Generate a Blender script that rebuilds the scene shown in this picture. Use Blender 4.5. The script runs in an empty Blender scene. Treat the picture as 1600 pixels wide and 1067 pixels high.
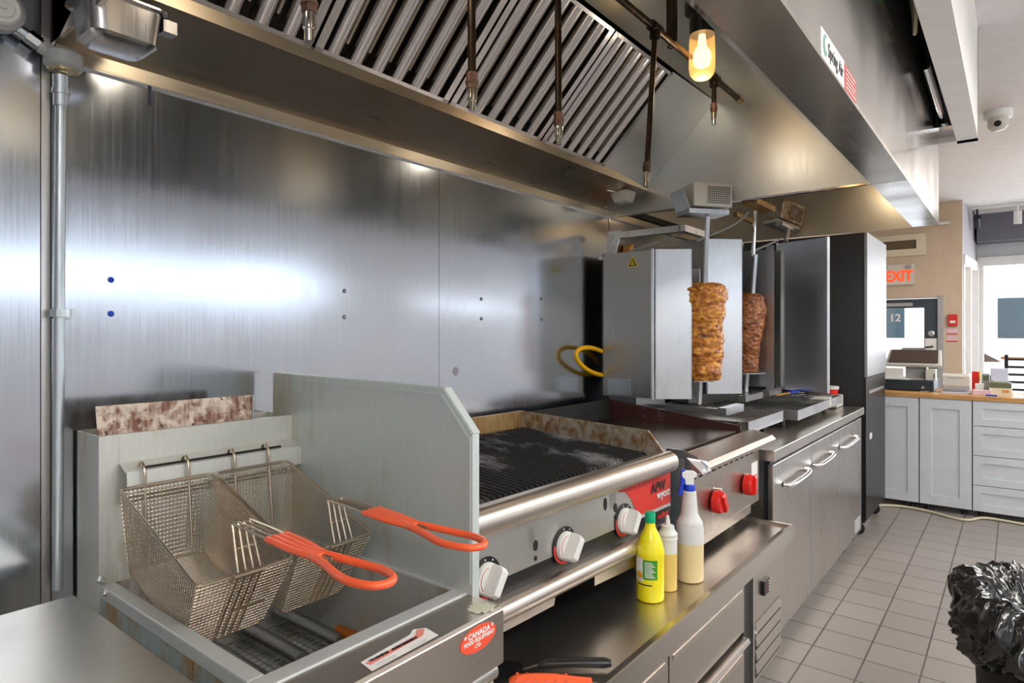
import bpy, bmesh, math, random
from mathutils import Vector, Matrix, noise
random.seed(7)
sc = bpy.context.scene
COL = sc.collection
PI = math.pi
rad = math.radians

# ---------------------------------------------------------------- camera, light, exposure
cam_d = bpy.data.cameras.new('camera')
cam = bpy.data.objects.new('camera', cam_d)
COL.objects.link(cam)
cam_d.sensor_width = 36
cam_d.lens = 990 / 1600 * 36
cam_d.shift_y = -12.5 / 1600
cam_d.clip_start = 0.02
cam.location = (0, 0, 1.40)
cam.rotation_euler = (rad(90), 0, math.atan(787 / 990) - rad(90))
sc.camera = cam
sc.view_settings.view_transform = 'Standard'
sc.view_settings.look = 'None'
sc.view_settings.gamma = 1
sc.view_settings.use_curve_mapping = False
sc.view_settings.exposure = -0.15

w = bpy.data.worlds.new('world')
sc.world = w
w.use_nodes = True
w.node_tree.nodes['Background'].inputs[0].default_value = (0.88, 0.94, 1.0, 1)
w.node_tree.nodes['Background'].inputs[1].default_value = 3.0

def area(name, loc, rot, sx, sy, power, col=(1, 1, 1)):
    d = bpy.data.lights.new(name, 'AREA')
    d.shape = 'RECTANGLE'; d.size = sx; d.size_y = sy; d.energy = power; d.color = col
    o = bpy.data.objects.new(name, d); COL.objects.link(o)
    o.location = loc; o.rotation_euler = rot
    return o
# unseen ceiling fill lights added to brighten the kitchen (fixtures are built further down)
FILL_LIGHTS = [(-1.2, -1.3), (1.0, -1.3), (3.2, -1.3), (5.4, -1.3), (7.6, -1.0)]
for i, (tx, ty) in enumerate(FILL_LIGHTS):
    area('fill_light', (tx, ty, 2.70), (0, 0, 0), 1.15, 0.5, 34, (1.0, 0.96, 0.9))
    area('fill_uplight', (tx, ty, 2.80), (rad(180), 0, 0), 1.1, 0.5, 16, (1.0, 0.96, 0.9))  # added uplight, brightens the ceiling that the hood front reflects
# daylight through the side windows and the shop front
area('window_daylight', (1.4, -3.55, 1.94), (rad(90), 0, 0), 6.4, 0.36, 26, (0.66, 0.82, 1.0))
area('shop_front_daylight', (11.3, -1.2, 1.6), (rad(90), 0, rad(90)), 3.4, 1.6, 160, (0.95, 0.98, 1.0))

# ---------------------------------------------------------------- materials
def nt(name):
    m = bpy.data.materials.new(name); m.use_nodes = True
    return m, m.node_tree, m.node_tree.nodes['Principled BSDF']
def node(t, typ, **kw):
    n = t.nodes.new(typ)
    for k, v in kw.items():
        if hasattr(n, k): setattr(n, k, v)
        else: n.inputs[k.replace('_', ' ')].default_value = v
    return n
def mapping(t, scale, rot=(0, 0, 0)):
    tc = t.nodes.new('ShaderNodeTexCoord'); mp = t.nodes.new('ShaderNodeMapping')
    mp.inputs['Scale'].default_value = scale; mp.inputs['Rotation'].default_value = rot
    t.links.new(tc.outputs['Object'], mp.inputs[0])
    return mp.outputs[0]
def noise_tex(t, vec, scale, detail=3, rough=.5, dist=0.0):
    n = t.nodes.new('ShaderNodeTexNoise')
    n.inputs['Scale'].default_value = scale; n.inputs['Detail'].default_value = detail
    n.inputs['Roughness'].default_value = rough; n.inputs['Distortion'].default_value = dist
    t.links.new(vec, n.inputs['Vector'])
    return n.outputs['Fac']
def ramp(t, fac, p0, p1, c0=(0, 0, 0, 1), c1=(1, 1, 1, 1)):
    r = t.nodes.new('ShaderNodeValToRGB')
    r.color_ramp.elements[0].position = p0; r.color_ramp.elements[1].position = p1
    r.color_ramp.elements[0].color = c0; r.color_ramp.elements[1].color = c1
    t.links.new(fac, r.inputs[0])
    return r.outputs[0]
def mixc(t, fac, a, b):
    m = t.nodes.new('ShaderNodeMix'); m.data_type = 'RGBA'
    for s, v in ((0, fac), (6, a), (7, b)):
        if isinstance(v, (tuple, list)): m.inputs[s].default_value = (*v[:3], 1)
        elif isinstance(v, (int, float)): m.inputs[s].default_value = v
        else: t.links.new(v, m.inputs[s])
    return m.outputs[2]
def bump(t, b, h, strength, dist=.001):
    n = t.nodes.new('ShaderNodeBump'); n.inputs['Strength'].default_value = strength
    n.inputs['Distance'].default_value = dist
    t.links.new(h, n.inputs['Height'])
    t.links.new(n.outputs[0], b.inputs['Normal'])
    return n
def plain(name, col, rough=.5, metal=0., spec=.5, emit=None, es=0., coat=0., trans=0., ior=1.45, alpha=1.):
    m, t, b = nt(name)
    b.inputs['Base Color'].default_value = (*col, 1); b.inputs['Roughness'].default_value = rough
    b.inputs['Metallic'].default_value = metal; b.inputs['Specular IOR Level'].default_value = spec
    b.inputs['Coat Weight'].default_value = coat; b.inputs['Transmission Weight'].default_value = trans
    b.inputs['IOR'].default_value = ior; b.inputs['Alpha'].default_value = alpha
    if emit: b.inputs['Emission Color'].default_value = (*emit, 1); b.inputs['Emission Strength'].default_value = es
    # faint tone variation so that nothing is perfectly flat
    f = noise_tex(t, mapping(t, (1, 1, 1)), 9, 3)
    t.links.new(ramp(t, f, .2, .8, (*[c * .93 for c in col], 1), (*[min(1, c * 1.04) for c in col], 1)), b.inputs['Base Color'])
    return m
def steel(name, col=(.60, .59, .57), rough=.26, streak=(50, 50, 1.2), wav=0., wavscale=2.5, rv=.10, aniso=0., stain=None, stain_rng=(.55, .75), stain_scale=4, fine=.06, tang='Z', wavstretch=(1, 1, 1)):
    m, t, b = nt(name)
    b.inputs['Metallic'].default_value = 1.0
    s = noise_tex(t, mapping(t, streak), 6, 4, .6)
    blot = noise_tex(t, mapping(t, (1, 1, 1)), 3, 4, .6)
    mr = t.nodes.new('ShaderNodeMapRange'); mr.inputs[1].default_value = .3; mr.inputs[2].default_value = .7
    mr.inputs[3].default_value = rough - rv * .5; mr.inputs[4].default_value = rough + rv
    ad = t.nodes.new('ShaderNodeMath'); ad.operation = 'ADD'
    t.links.new(s, ad.inputs[0]); t.links.new(blot, ad.inputs[1])
    hf = t.nodes.new('ShaderNodeMath'); hf.operation = 'MULTIPLY'; hf.inputs[1].default_value = .5
    t.links.new(ad.outputs[0], hf.inputs[0]); t.links.new(hf.outputs[0], mr.inputs[0])
    t.links.new(mr.outputs[0], b.inputs['Roughness'])
    c = ramp(t, hf.outputs[0], .3, .7, (*[x * .93 for x in col], 1), (*[min(1, x * 1.05) for x in col], 1))
    if stain:
        sf = ramp(t, noise_tex(t, mapping(t, (1, 1, 1)), stain_scale, 6, .7), *stain_rng)
        c = mixc(t, sf, c, stain)
        inv = t.nodes.new('ShaderNodeMath'); inv.operation = 'MULTIPLY_ADD'; inv.inputs[1].default_value = -.8; inv.inputs[2].default_value = 1.
        t.links.new(sf, inv.inputs[0]); t.links.new(inv.outputs[0], b.inputs['Metallic'])
    t.links.new(c, b.inputs['Base Color'])
    if aniso:
        b.inputs['Anisotropic'].default_value = aniso
        tn = t.nodes.new('ShaderNodeTangent'); tn.direction_type = 'RADIAL'; tn.axis = tang
        t.links.new(tn.outputs[0], b.inputs['Tangent'])
    h = s
    if wav:
        wv = noise_tex(t, mapping(t, wavstretch), wavscale, 1)
        m1 = t.nodes.new('ShaderNodeMath'); m1.operation = 'MULTIPLY_ADD'; m1.inputs[1].default_value = wav / .001
        m2 = t.nodes.new('ShaderNodeMath'); m2.operation = 'MULTIPLY'; m2.inputs[1].default_value = fine * .12
        t.links.new(s, m2.inputs[0]); t.links.new(wv, m1.inputs[0]); t.links.new(m2.outputs[0], m1.inputs[2])
        bump(t, b, m1.outputs[0], 1.0, .001)
    else:
        bump(t, b, h, fine * .2, .001)
    return m
def painted(name, col, rough=.4, metal=.35, stain=(.35, .2, .05), scale=5, rng=(.58, .75), fleck=None, stretch=(1, 1, .4)):
    m, t, b = nt(name)
    b.inputs['Roughness'].default_value = rough; b.inputs['Metallic'].default_value = metal
    f = noise_tex(t, mapping(t, stretch), scale, 7, .65, .3)
    c = mixc(t, ramp(t, f, *rng), col, stain)
    g = noise_tex(t, mapping(t, (40, 40, 3)), 4, 3)
    c = mixc(t, ramp(t, g, .45, .62, (0, 0, 0, 1), (.3, .3, .3, 1)), c, [min(1, x * 1.12) for x in col])
    if fleck:
        f2 = noise_tex(t, mapping(t, (1, 1, 1)), 60, 2)
        c = mixc(t, ramp(t, f2, .66, .7), c, fleck)
    t.links.new(c, b.inputs['Base Color'])
    bump(t, b, f, .15, .002)
    return m

M = {}
M['steel'] = steel('brushed_steel', (.50, .49, .46), .34, streak=(.5, 50, 50), fine=0.)
M['steel_v'] = steel('brushed_steel_vertical')
M['wall_steel'] = steel('wall_panel_steel', (.50, .53, .58), .15, (45, 45, .8), wav=.003, wavscale=1.3, rv=.07, wavstretch=(1.2, 1, 2.2))
M['hood_steel'] = steel('hood_steel', (.55, .52, .47), .22, (1, 40, 40), wav=.0025, wavscale=3, rv=.08)
M['hood_front'] = steel('hood_front_steel', (.72, .69, .66), .17, (1, 40, 40), wav=.009, wavscale=2.4, rv=.06)
M['hood_in'] = steel('hood_inner_steel', (.70, .72, .71), .34, (20, 20, 2), wav=.002, wavscale=3, rv=.1)
M['trough'] = steel('warm_tinted_steel', (.66, .58, .46), .3, (1, 30, 30), wav=.001, wavscale=4, rv=.1)  # warm tint puts the reflected lamp light into the steel colour
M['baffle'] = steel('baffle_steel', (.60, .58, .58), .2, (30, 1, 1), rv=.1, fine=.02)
M['baffle_in'] = steel('shaded_baffle_steel', (.34, .29, .22), .28, (30, 1, 1), rv=.1, fine=.02)  # inner baffles darkened in colour for the shade of the recess
M['top_steel'] = steel('worktop_steel', (.58, .54, .49), .3, (1, 60, 60), wav=.0008, wavscale=5, rv=.08)
M['base_steel'] = steel('cabinet_steel', (.55, .50, .45), .3, (1.5, 1.5, 60), rv=.1)
M['door_steel'] = steel('cooler_door_steel', (.60, .565, .535), .28, (40, 40, 1), rv=.08)
M['fridge_steel'] = steel('refrigerator_door_steel', (.30, .30, .31), .45, (40, 40, 1), rv=.08)
M['roll'] = steel('rolled_edge_steel', (.62, .56, .50), .33, (1, 60, 60), rv=.08, fine=.03)
M['griddle_panel'] = steel('griddle_panel_steel', (.40, .35, .30), .28, (60, 60, 1.5), rv=.1)
M['chrome'] = plain('chrome', (.78, .78, .78), .1, 1.)
M['zinc'] = steel('galvanised_steel', (.55, .60, .63), .35, (20, 20, 3), rv=.2)
M['gyro'] = steel('gyro_shield_steel', (.60, .61, .63), .3, (30, 30, 1.5), wav=.0008, wavscale=5, rv=.14)
M['gyro_side'] = steel('gyro_side_steel', (.42, .41, .38), .3, (30, 30, 2), rv=.12)
M['gyro_in'] = steel('gyro_dark_steel', (.30, .30, .31), .3, (20, 20, 2), rv=.1)
M['tray'] = steel('drip_tray_steel', (.48, .47, .45), .28, (2, 20, 20), rv=.15, stain=(.10, .07, .05), stain_rng=(.5, .7), stain_scale=7)
M['fry_body'] = painted('fryer_panel', (.60, .61, .57), .38, .35, (.44, .29, .08), 5, (.52, .72))
M['fry_side'] = painted('fryer_side_greasy', (.34, .43, .42), .35, .4, (.33, .17, .01), 16, (.46, .58), stretch=(1, 1, .6))
M['fry_rim'] = painted('fryer_rim', (.56, .58, .57), .4, .4, (.35, .25, .1), 8, (.68, .8))
M['fry_tank'] = painted('fryer_tank', (.60, .60, .57), .38, .45, (.20, .09, .02), 7, (.54, .68))
M['shield'] = painted('splash_shield_paint', (.56, .62, .61), .4, .25, (.38, .29, .10), 3.4, (.52, .74), None)
M['rust'] = painted('rusty_plate', (.66, .56, .47), .7, .1, (.20, .09, .06), 26, (.42, .56), (.1, .05, .04), (1, 1, 1))
M['wire'] = plain('basket_wire', (.62, .52, .40), .3, 1.)
M['orange'] = plain('orange_grip', (.95, .13, .04), .33, 0, .5, coat=.3)
M['panel'] = steel('control_panel_steel', (.60, .60, .57), .38, (50, 50, 2), rv=.1, stain=(.28, .2, .1), stain_rng=(.66, .78), stain_scale=6)
M['black'] = plain('black_plastic', (.012, .012, .013), .35)
M['blackmatte'] = plain('black_matte', (.012, .011, .010), .75)
M['iron'] = painted('cast_iron_grate', (.06, .058, .062), .28, .5, (.50, .50, .52), 5, (.52, .66), (.10, .10, .11), (1, .5, 1))
M['knob'] = plain('white_knob', (.72, .72, .69), .3)
M['red'] = plain('red_plastic', (.72, .02, .015), .3)
M['redlab'] = plain('red_label', (.62, .035, .025), .4)
M['white'] = plain('white_label', (.8, .8, .78), .5)
M['grey_label'] = plain('grey_label', (.45, .47, .47), .5)
M['guard'] = painted('splash_guard_steel', (.50, .46, .38), .38, .5, (.27, .13, .03), 30, (.42, .60), None, (1, 1, 1))
M['guard_back'] = painted('burnt_splash_back', (.36, .24, .10), .45, .4, (.16, .06, .015), 8, (.45, .65))
M['gr_guard'] = painted('griddle_splash', (.085, .036, .032), .4, .5, (.30, .23, .23), 12, (.60, .72), None, (1, 1, 1))
M['plate'] = painted('griddle_plate', (.14, .10, .075), .25, .8, (.035, .025, .02), 4, (.45, .62), None, (1, 1, 1))
M['yellow'] = plain('yellow_plastic', (.90, .78, .01), .28, coat=.3)
M['green_cap'] = plain('green_cap', (0., .38, .17), .35)
M['green'] = plain('green_label', (.05, .30, .02), .4)
M['milky'] = plain('milky_plastic', (.80, .80, .78), .35, trans=.15)
M['oil'] = plain('oil_in_plastic', (.80, .58, .17), .3, trans=.1)
M['oil_pale'] = plain('pale_liquid', (.86, .70, .38), .3, trans=.1)
M['blue'] = plain('blue_plastic', (.01, .06, .62), .35)
M['hose'] = plain('yellow_hose', (.80, .42, .0), .35)
M['rubber'] = plain('black_rubber', (.02, .02, .02), .6)
M['iron_pipe'] = painted('black_iron_pipe', (.055, .038, .026), .35, .8, (.16, .08, .04), 20, (.5, .65))
M['pipe_head'] = painted('rusty_fitting', (.28, .16, .11), .5, .6, (.1, .05, .03), 60, (.45, .6))
M['cream_paint'] = plain('cream_paint', (.72, .66, .50), .5)
M['cabinet'] = plain('white_cabinet_paint', (.64, .67, .72), .45)
M['greyp'] = plain('grey_plastic', (.36, .36, .35), .4)
M['offwhite'] = plain('offwhite_plastic', (.66, .64, .58), .4)
M['navy'] = plain('dark_blue_grey_metal', (.035, .045, .06), .4, .3)
M['screen'] = plain('dark_screen', (.07, .045, .035), .15)
M['pink'] = plain('pink_paper', (.72, .50, .55), .7)
M['lilac'] = plain('pale_lilac_plastic', (.62, .64, .78), .5)
M['doorblue'] = plain('dark_door_frame', (.05, .065, .085), .4)
M['alu'] = plain('aluminium_frame', (.55, .57, .60), .35, .8)
M['ceil_paint'] = plain('ceiling_paint', (.74, .72, .72), .8)
M['beige'] = plain('beige_wall_paint', (.60, .48, .36), .7)
M['greywall'] = plain('grey_wall_paint', (.50, .49, .52), .7)
M['room_paint'] = plain('room_wall_paint', (.62, .63, .66), .7)
M['slate'] = plain('slate_band_paint', (.16, .155, .19), .7)
M['trimw'] = plain('white_trim_paint', (.75, .73, .71), .5)
M['exitred'] = plain('exit_letters', (.95, .08, .02), .4, emit=(1, .06, .01), es=1.2)
M['paste'] = plain('dried_flour_paste', (.52, .53, .42), .9)
M['cable'] = plain('cream_cable', (.62, .56, .40), .5)
M['bread'] = plain('toasted_flatbread', (.65, .30, .07), .7)
M['fill_diffuser'] = plain('fill_glow', (.9, .9, .9), .5, emit=(1, .96, .9), es=8)  # glowing panel of the added fill fixtures

def wood():
    m, t, b = nt('butcher_block')
    f = noise_tex(t, mapping(t, (8, 1, 8)), 4, 4)
    t.links.new(ramp(t, f, .3, .7, (.42, .20, .06, 1), (.66, .38, .15, 1)), b.inputs['Base Color'])
    b.inputs['Roughness'].default_value = .4
    return m
M['wood'] = wood()
def glass(name, tint=(1, 1, 1), gl=.06):
    m = bpy.data.materials.new(name); m.use_nodes = True; t = m.node_tree; t.nodes.clear()
    o = t.nodes.new('ShaderNodeOutputMaterial'); mx = t.nodes.new('ShaderNodeMixShader'); mx.inputs[0].default_value = gl
    a = t.nodes.new('ShaderNodeBsdfTransparent'); a.inputs[0].default_value = (*tint, 1)
    g = t.nodes.new('ShaderNodeBsdfGlossy'); g.inputs['Roughness'].default_value = .02
    t.links.new(a.outputs[0], mx.inputs[1]); t.links.new(g.outputs[0], mx.inputs[2]); t.links.new(mx.outputs[0], o.inputs[0])
    return m
M['glass'] = glass('window_glass')
M['jar'] = glass('amber_jar_glass', (1., .90, .68), .12)
M['bulb'] = plain('warm_bulb', (1, .8, .5), .4, emit=(1, .72, .34), es=9)
def jarmat():
    m = bpy.data.materials.new('frosted_amber_jar'); m.use_nodes = True; t = m.node_tree; t.nodes.clear()
    o = t.nodes.new('ShaderNodeOutputMaterial'); mx = t.nodes.new('ShaderNodeMixShader'); mx.inputs[0].default_value = .62
    a = t.nodes.new('ShaderNodeBsdfTransparent'); a.inputs[0].default_value = (1, .88, .66, 1)
    g = t.nodes.new('ShaderNodeBsdfPrincipled'); g.inputs['Base Color'].default_value = (.85, .62, .34, 1); g.inputs['Roughness'].default_value = .25
    g.inputs['Emission Color'].default_value = (1, .62, .27, 1); g.inputs['Emission Strength'].default_value = .35
    t.links.new(a.outputs[0], mx.inputs[1]); t.links.new(g.outputs[0], mx.inputs[2]); t.links.new(mx.outputs[0], o.inputs[0])
    return m
M['jarf'] = jarmat()
def meat(name, c0, c1, c2):
    m, t, b = nt(name)
    v = mapping(t, (1, 1, 1.5))
    f = noise_tex(t, v, 13, 7, .72, 2.6)
    r = t.nodes.new('ShaderNodeValToRGB'); e = r.color_ramp.elements
    e[0].position = .36; e[0].color = (*c0, 1); e[1].position = .66; e[1].color = (*c2, 1)
    x = e.new(.5); x.color = (*c1, 1)
    t.links.new(f, r.inputs[0]); t.links.new(r.outputs[0], b.inputs['Base Color'])
    b.inputs['Roughness'].default_value = .32
    bump(t, b, noise_tex(t, v, 45, 5, .6, .8), .8, .006)
    return m
M['meat'] = meat('roasted_meat', (.05, .010, .002), (.50, .16, .016), (.95, .50, .07))
M['meat2'] = meat('roasted_meat_dark', (.04, .009, .003), (.24, .065, .013), (.60, .27, .08))
def tiles():
    m, t, b = nt('quarry_floor_tiles')
    mp = mapping(t, (1, 1, 1))
    mp.node.inputs['Location'].default_value = (-.0, -.100, 0)
    br = t.nodes.new('ShaderNodeTexBrick')
    br.offset = 0; br.inputs['Scale'].default_value = 1
    br.inputs['Brick Width'].default_value = .2045; br.inputs['Row Height'].default_value = .2045
    br.inputs['Mortar Size'].default_value = .0042; br.inputs['Mortar Smooth'].default_value = .3
    br.inputs['Color1'].default_value = (.255, .232, .218, 1); br.inputs['Color2'].default_value = (.295, .27, .252, 1)
    br.inputs['Mortar'].default_value = (.07, .055, .045, 1)
    t.links.new(mp, br.inputs['Vector'])
    f = noise_tex(t, mapping(t, (1, 1, 1)), 2.2, 5, .6)
    c = mixc(t, ramp(t, f, .35, .7, (0, 0, 0, 1), (.35, .35, .35, 1)), br.outputs['Color'], (.25, .215, .19))
    t.links.new(c, b.inputs['Base Color'])
    b.inputs['Roughness'].default_value = .38
    inv = t.nodes.new('ShaderNodeMath'); inv.operation = 'SUBTRACT'; inv.inputs[0].default_value = 1
    t.links.new(br.outputs['Fac'], inv.inputs[1]); bump(t, b, inv.outputs[0], .6, .002)
    return m
M['tiles'] = tiles()
def bagmat():
    m, t, b = nt('black_bin_bag')
    b.inputs['Base Color'].default_value = (.012, .012, .013, 1); b.inputs['Roughness'].default_value = .16
    b.inputs['Coat Weight'].default_value = .6
    v = mapping(t, (1, 1, .6))
    a = noise_tex(t, v, 10, 2, .5, 1.5)
    bump(t, b, a, 1., .02)
    return m
M['bag'] = bagmat()

# ---------------------------------------------------------------- mesh helpers
def wpos(o):
    v = Vector((0, 0, 0))
    while o: v += o.location; o = o.parent
    return v
class MB:
    def __init__(s, mtx=None): s.bm = bmesh.new(); s.m = mtx or Matrix()
    def add(s, verts, faces):
        vs = [s.bm.verts.new(s.m @ Vector(v)) for v in verts]
        for f in faces:
            try: s.bm.faces.new([vs[i] for i in f])
            except ValueError: pass
        return s
    def box(s, x0, x1, y0, y1, z0, z1):
        return s.add([(x, y, z) for x in (x0, x1) for y in (y0, y1) for z in (z0, z1)],
                     [(0, 1, 3, 2), (4, 6, 7, 5), (0, 4, 5, 1), (2, 3, 7, 6), (0, 2, 6, 4), (1, 5, 7, 3)])
    def prism(s, poly, a0, a1, axis='x'):
        def p(u, v, a): return {'x': (a, u, v), 'y': (u, a, v), 'z': (u, v, a)}[axis]
        n = len(poly)
        vs = [p(u, v, a0) for u, v in poly] + [p(u, v, a1) for u, v in poly]
        return s.add(vs, [tuple(range(n)), tuple(range(2 * n - 1, n - 1, -1))] + [(i, n + i, n + (i + 1) % n, (i + 1) % n) for i in range(n)])
    def sheet(s, line, a0, a1, th, axis='x'):
        """a folded sheet: polyline extruded along axis with thickness th"""
        n = len(line); off = []
        for i in range(n):
            d0 = Vector(line[i]) - Vector(line[i - 1]) if i else None
            d1 = Vector(line[i + 1]) - Vector(line[i]) if i < n - 1 else None
            ns = [Vector((-d.y, d.x)).normalized() for d in (d0, d1) if d is not None]
            v = sum(ns, Vector((0, 0))).normalized()
            k = 1 / max(.3, v.dot(ns[0]))
            off.append(Vector(line[i]) + v * th * k)
        for i in range(n - 1):
            s.prism([line[i], line[i + 1], tuple(off[i + 1]), tuple(off[i])], a0, a1, axis)
        return s
    def quadsheet(s, pts, th):
        a, b_, c = Vector(pts[0]), Vector(pts[1]), Vector(pts[2])
        nrm = (b_ - a).cross(c - a).normalized() * th
        n = len(pts)
        vs = [Vector(p) for p in pts] + [Vector(p) + nrm for p in pts]
        return s.add(vs, [tuple(range(n)), tuple(range(2 * n - 1, n - 1, -1))] + [(i, n + i, n + (i + 1) % n, (i + 1) % n) for i in range(n)])
    def tube(s, pts, r, n=10, closed=False, cap=True, flat=None):
        pts = [Vector(p) for p in pts]; N = len(pts)
        rs = r if isinstance(r, (list, tuple)) else [r] * N
        rings = []; up = None
        for i, p in enumerate(pts):
            if closed: d = pts[(i + 1) % N] - pts[i - 1]
            else: d = pts[min(i + 1, N - 1)] - pts[max(i - 1, 0)]
            d.normalize()
            if up is None:
                up = Vector((0, 0, 1)) if abs(d.z) < .9 else Vector((1, 0, 0))
            up = (up - d * up.dot(d)).normalized(); sd = d.cross(up)
            rings.append([s.bm.verts.new(s.m @ (p + (up * math.cos(2 * PI * k / n) * (flat or 1) + sd * math.sin(2 * PI * k / n)) * rs[i])) for k in range(n)])
        for i in range(N if closed else N - 1):
            a, b_ = rings[i], rings[(i + 1) % N]
            for k in range(n): s.bm.faces.new((a[k], a[(k + 1) % n], b_[(k + 1) % n], b_[k]))
        if cap and not closed:
            s.bm.faces.new(rings[0][::-1]); s.bm.faces.new(rings[-1])
        return s
    def lathe(s, prof, c=(0, 0, 0), n=24, axis='z', sx=1, sy=1, cap=True, fn=None):
        rings = []
        for j, (r, h) in enumerate(prof):
            ring = []
            for k in range(n):
                a = 2 * PI * k / n; rr = r * (fn(a, j) if fn else 1)
                u, v = rr * math.cos(a) * sx, rr * math.sin(a) * sy
                p = {'z': (u, v, h), 'y': (u, h, v), 'x': (h, u, v)}[axis]
                ring.append(s.bm.verts.new(s.m @ (Vector(p) + Vector(c))))
            rings.append(ring)
        for a, b_ in zip(rings, rings[1:]):
            for k in range(n): s.bm.faces.new((a[k], a[(k + 1) % n], b_[(k + 1) % n], b_[k]))
        if cap:
            s.bm.faces.new(rings[0][::-1]); s.bm.faces.new(rings[-1])
        return s
    def build(s, name, mat, parent=None, smooth=False, bev=0., local=False):
        bmesh.ops.recalc_face_normals(s.bm, faces=s.bm.faces)
        if parent is not None and not local:
            bmesh.ops.translate(s.bm, verts=s.bm.verts, vec=-wpos(parent))
        me = bpy.data.meshes.new(name); s.bm.to_mesh(me); s.bm.free()
        o = bpy.data.objects.new(name, me); COL.objects.link(o); o.parent = parent
        me.materials.append(M[mat] if isinstance(mat, str) else mat)
        if smooth: 
            for p in me.polygons: p.use_smooth = True
            md = o.modifiers.new('es', 'EDGE_SPLIT'); md.split_angle = rad(40)
        if bev:
            md = o.modifiers.new('bv', 'BEVEL'); md.width = bev; md.segments = 2; md.limit_method = 'ANGLE'; md.angle_limit = rad(40)
        return o
def tag(o, label, cat, group=None, kind=None):
    o['label'] = label; o['category'] = cat
    if group: o['group'] = group
    if kind: o['kind'] = kind
    return o
def thing(name, loc, label, cat, group=None, rz=0):
    o = bpy.data.objects.new(name, None); COL.objects.link(o); o.location = loc; o.rotation_euler = (0, 0, rz)
    o.empty_display_size = .05
    return tag(o, label, cat, group)
def struct(o, label=None, cat=None):
    o['kind'] = 'structure'
    if label: o['label'] = label; o['category'] = cat
    return o
def copy_tree(o, parent=None):
    c = o.copy(); COL.objects.link(c); c.parent = parent
    for ch in list(o.children): copy_tree(ch, c)
    return c
def text(s, loc, size, mat, parent, facing='-y', name='lettering', ext=.0004, sx=1., roll=0., align='CENTER', bold=0.):
    cu = bpy.data.curves.new(name, 'FONT'); cu.body = s; cu.size = size; cu.extrude = ext; cu.align_x = align; cu.align_y = 'CENTER'
    cu.offset = bold
    tmp = bpy.data.objects.new('tmp', cu); COL.objects.link(tmp)
    bpy.context.view_layer.update()
    me = bpy.data.meshes.new_from_object(tmp.evaluated_get(bpy.context.evaluated_depsgraph_get()))
    bpy.data.objects.remove(tmp)
    R = {'-y': Matrix.Rotation(rad(90), 4, 'X'), '-x': Matrix.Rotation(rad(-90), 4, 'Z') @ Matrix.Rotation(rad(90), 4, 'X'),
         'z': Matrix()}[facing] if isinstance(facing, str) else facing
    me.transform(R @ Matrix.Rotation(roll, 4, 'Z') @ Matrix.Diagonal((sx, 1, 1, 1)))
    o = bpy.data.objects.new(name, me); COL.objects.link(o); o.parent = parent
    o.location = Vector(loc) - (wpos(parent) if parent else Vector())
    me.materials.clear(); me.materials.append(M[mat])
    return o
def arc(cx, cy, r, a0, a1, n=8):
    return [(cx + r * math.cos(rad(a0 + (a1 - a0) * i / n)), cy + r * math.sin(rad(a0 + (a1 - a0) * i / n))) for i in range(n + 1)]
def smoothpath(pts, k=6):
    pts = [Vector(p) for p in pts]; out = []
    for i in range(len(pts) - 1):
        p0, p1, p2, p3 = pts[max(i - 1, 0)], pts[i], pts[i + 1], pts[min(i + 2, len(pts) - 1)]
        for j in range(k):
            t = j / k
            out.append(.5 * ((2 * p1) + (p2 - p0) * t + (2 * p0 - 5 * p1 + 4 * p2 - p3) * t * t + (3 * p1 - p0 - 3 * p2 + p3) * t ** 3))
    out.append(pts[-1]); return out

def rring(cx, cy, hx, hy, z, r, n=5):
    out = []
    for (sx_, sy_, a0) in ((1, 1, 0), (-1, 1, 90), (-1, -1, 180), (1, -1, 270)):
        for k in range(n + 1):
            a = rad(a0 + 90 * k / n); out.append((cx + sx_ * (hx - r) + r * math.cos(a), cy + sy_ * (hy - r) + r * math.sin(a), z))
    return out
def loft(b, rings, cap0=True, cap1=True):
    vs = [[b.bm.verts.new(b.m @ Vector(p)) for p in r] for r in rings]; n = len(rings[0])
    for a, c in zip(vs, vs[1:]):
        for k in range(n): b.bm.faces.new((a[k], a[(k + 1) % n], c[(k + 1) % n], c[k]))
    if cap0: b.bm.faces.new(vs[0][::-1])
    if cap1: b.bm.faces.new(vs[-1])
    return b
WY = 1.65      # back wall plane
CZ = 3.0       # ceiling
# ================================================================ SETTING
struct(MB().box(-2.6, 14, -3.6, 2.3, -.05, 0).build('floor', 'tiles'), 'square grey brown quarry floor tiles', 'floor')
struct(MB().box(-2.6, 11.0, -3.6, 2.3, CZ, CZ + .05).build('ceiling', 'ceil_paint'), 'smooth pale ceiling', 'ceiling')
wb = struct(MB().box(-2.6, 9.3, WY + .012, WY + .12, 0, CZ).build('wall_back', 'beige'), 'back wall behind the steel cladding', 'wall')
def clad(x0, x1, y=WY, z1=2.2):
    return MB().box(x0, x1, y, WY + .013, 0.02, z1)
clad(.458, 1.646).build('steel_panel', 'wall_steel', wb)
clad(1.648, 2.879).build('steel_panel', 'wall_steel', wb)
clad(2.886, 4.88, WY, 2.7).build('steel_panel', 'wall_steel', wb)
clad(.436, .452, WY - .012, CZ).build('edge_strip', 'door_steel', wb)
clad(-1.6, .434, WY - .012, CZ).build('steel_panel', 'wall_steel', wb)
MB().box(2.878, 2.888, WY - .004, WY + .002, 0, 2.0).build('joint_strip', 'chrome', wb)
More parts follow.
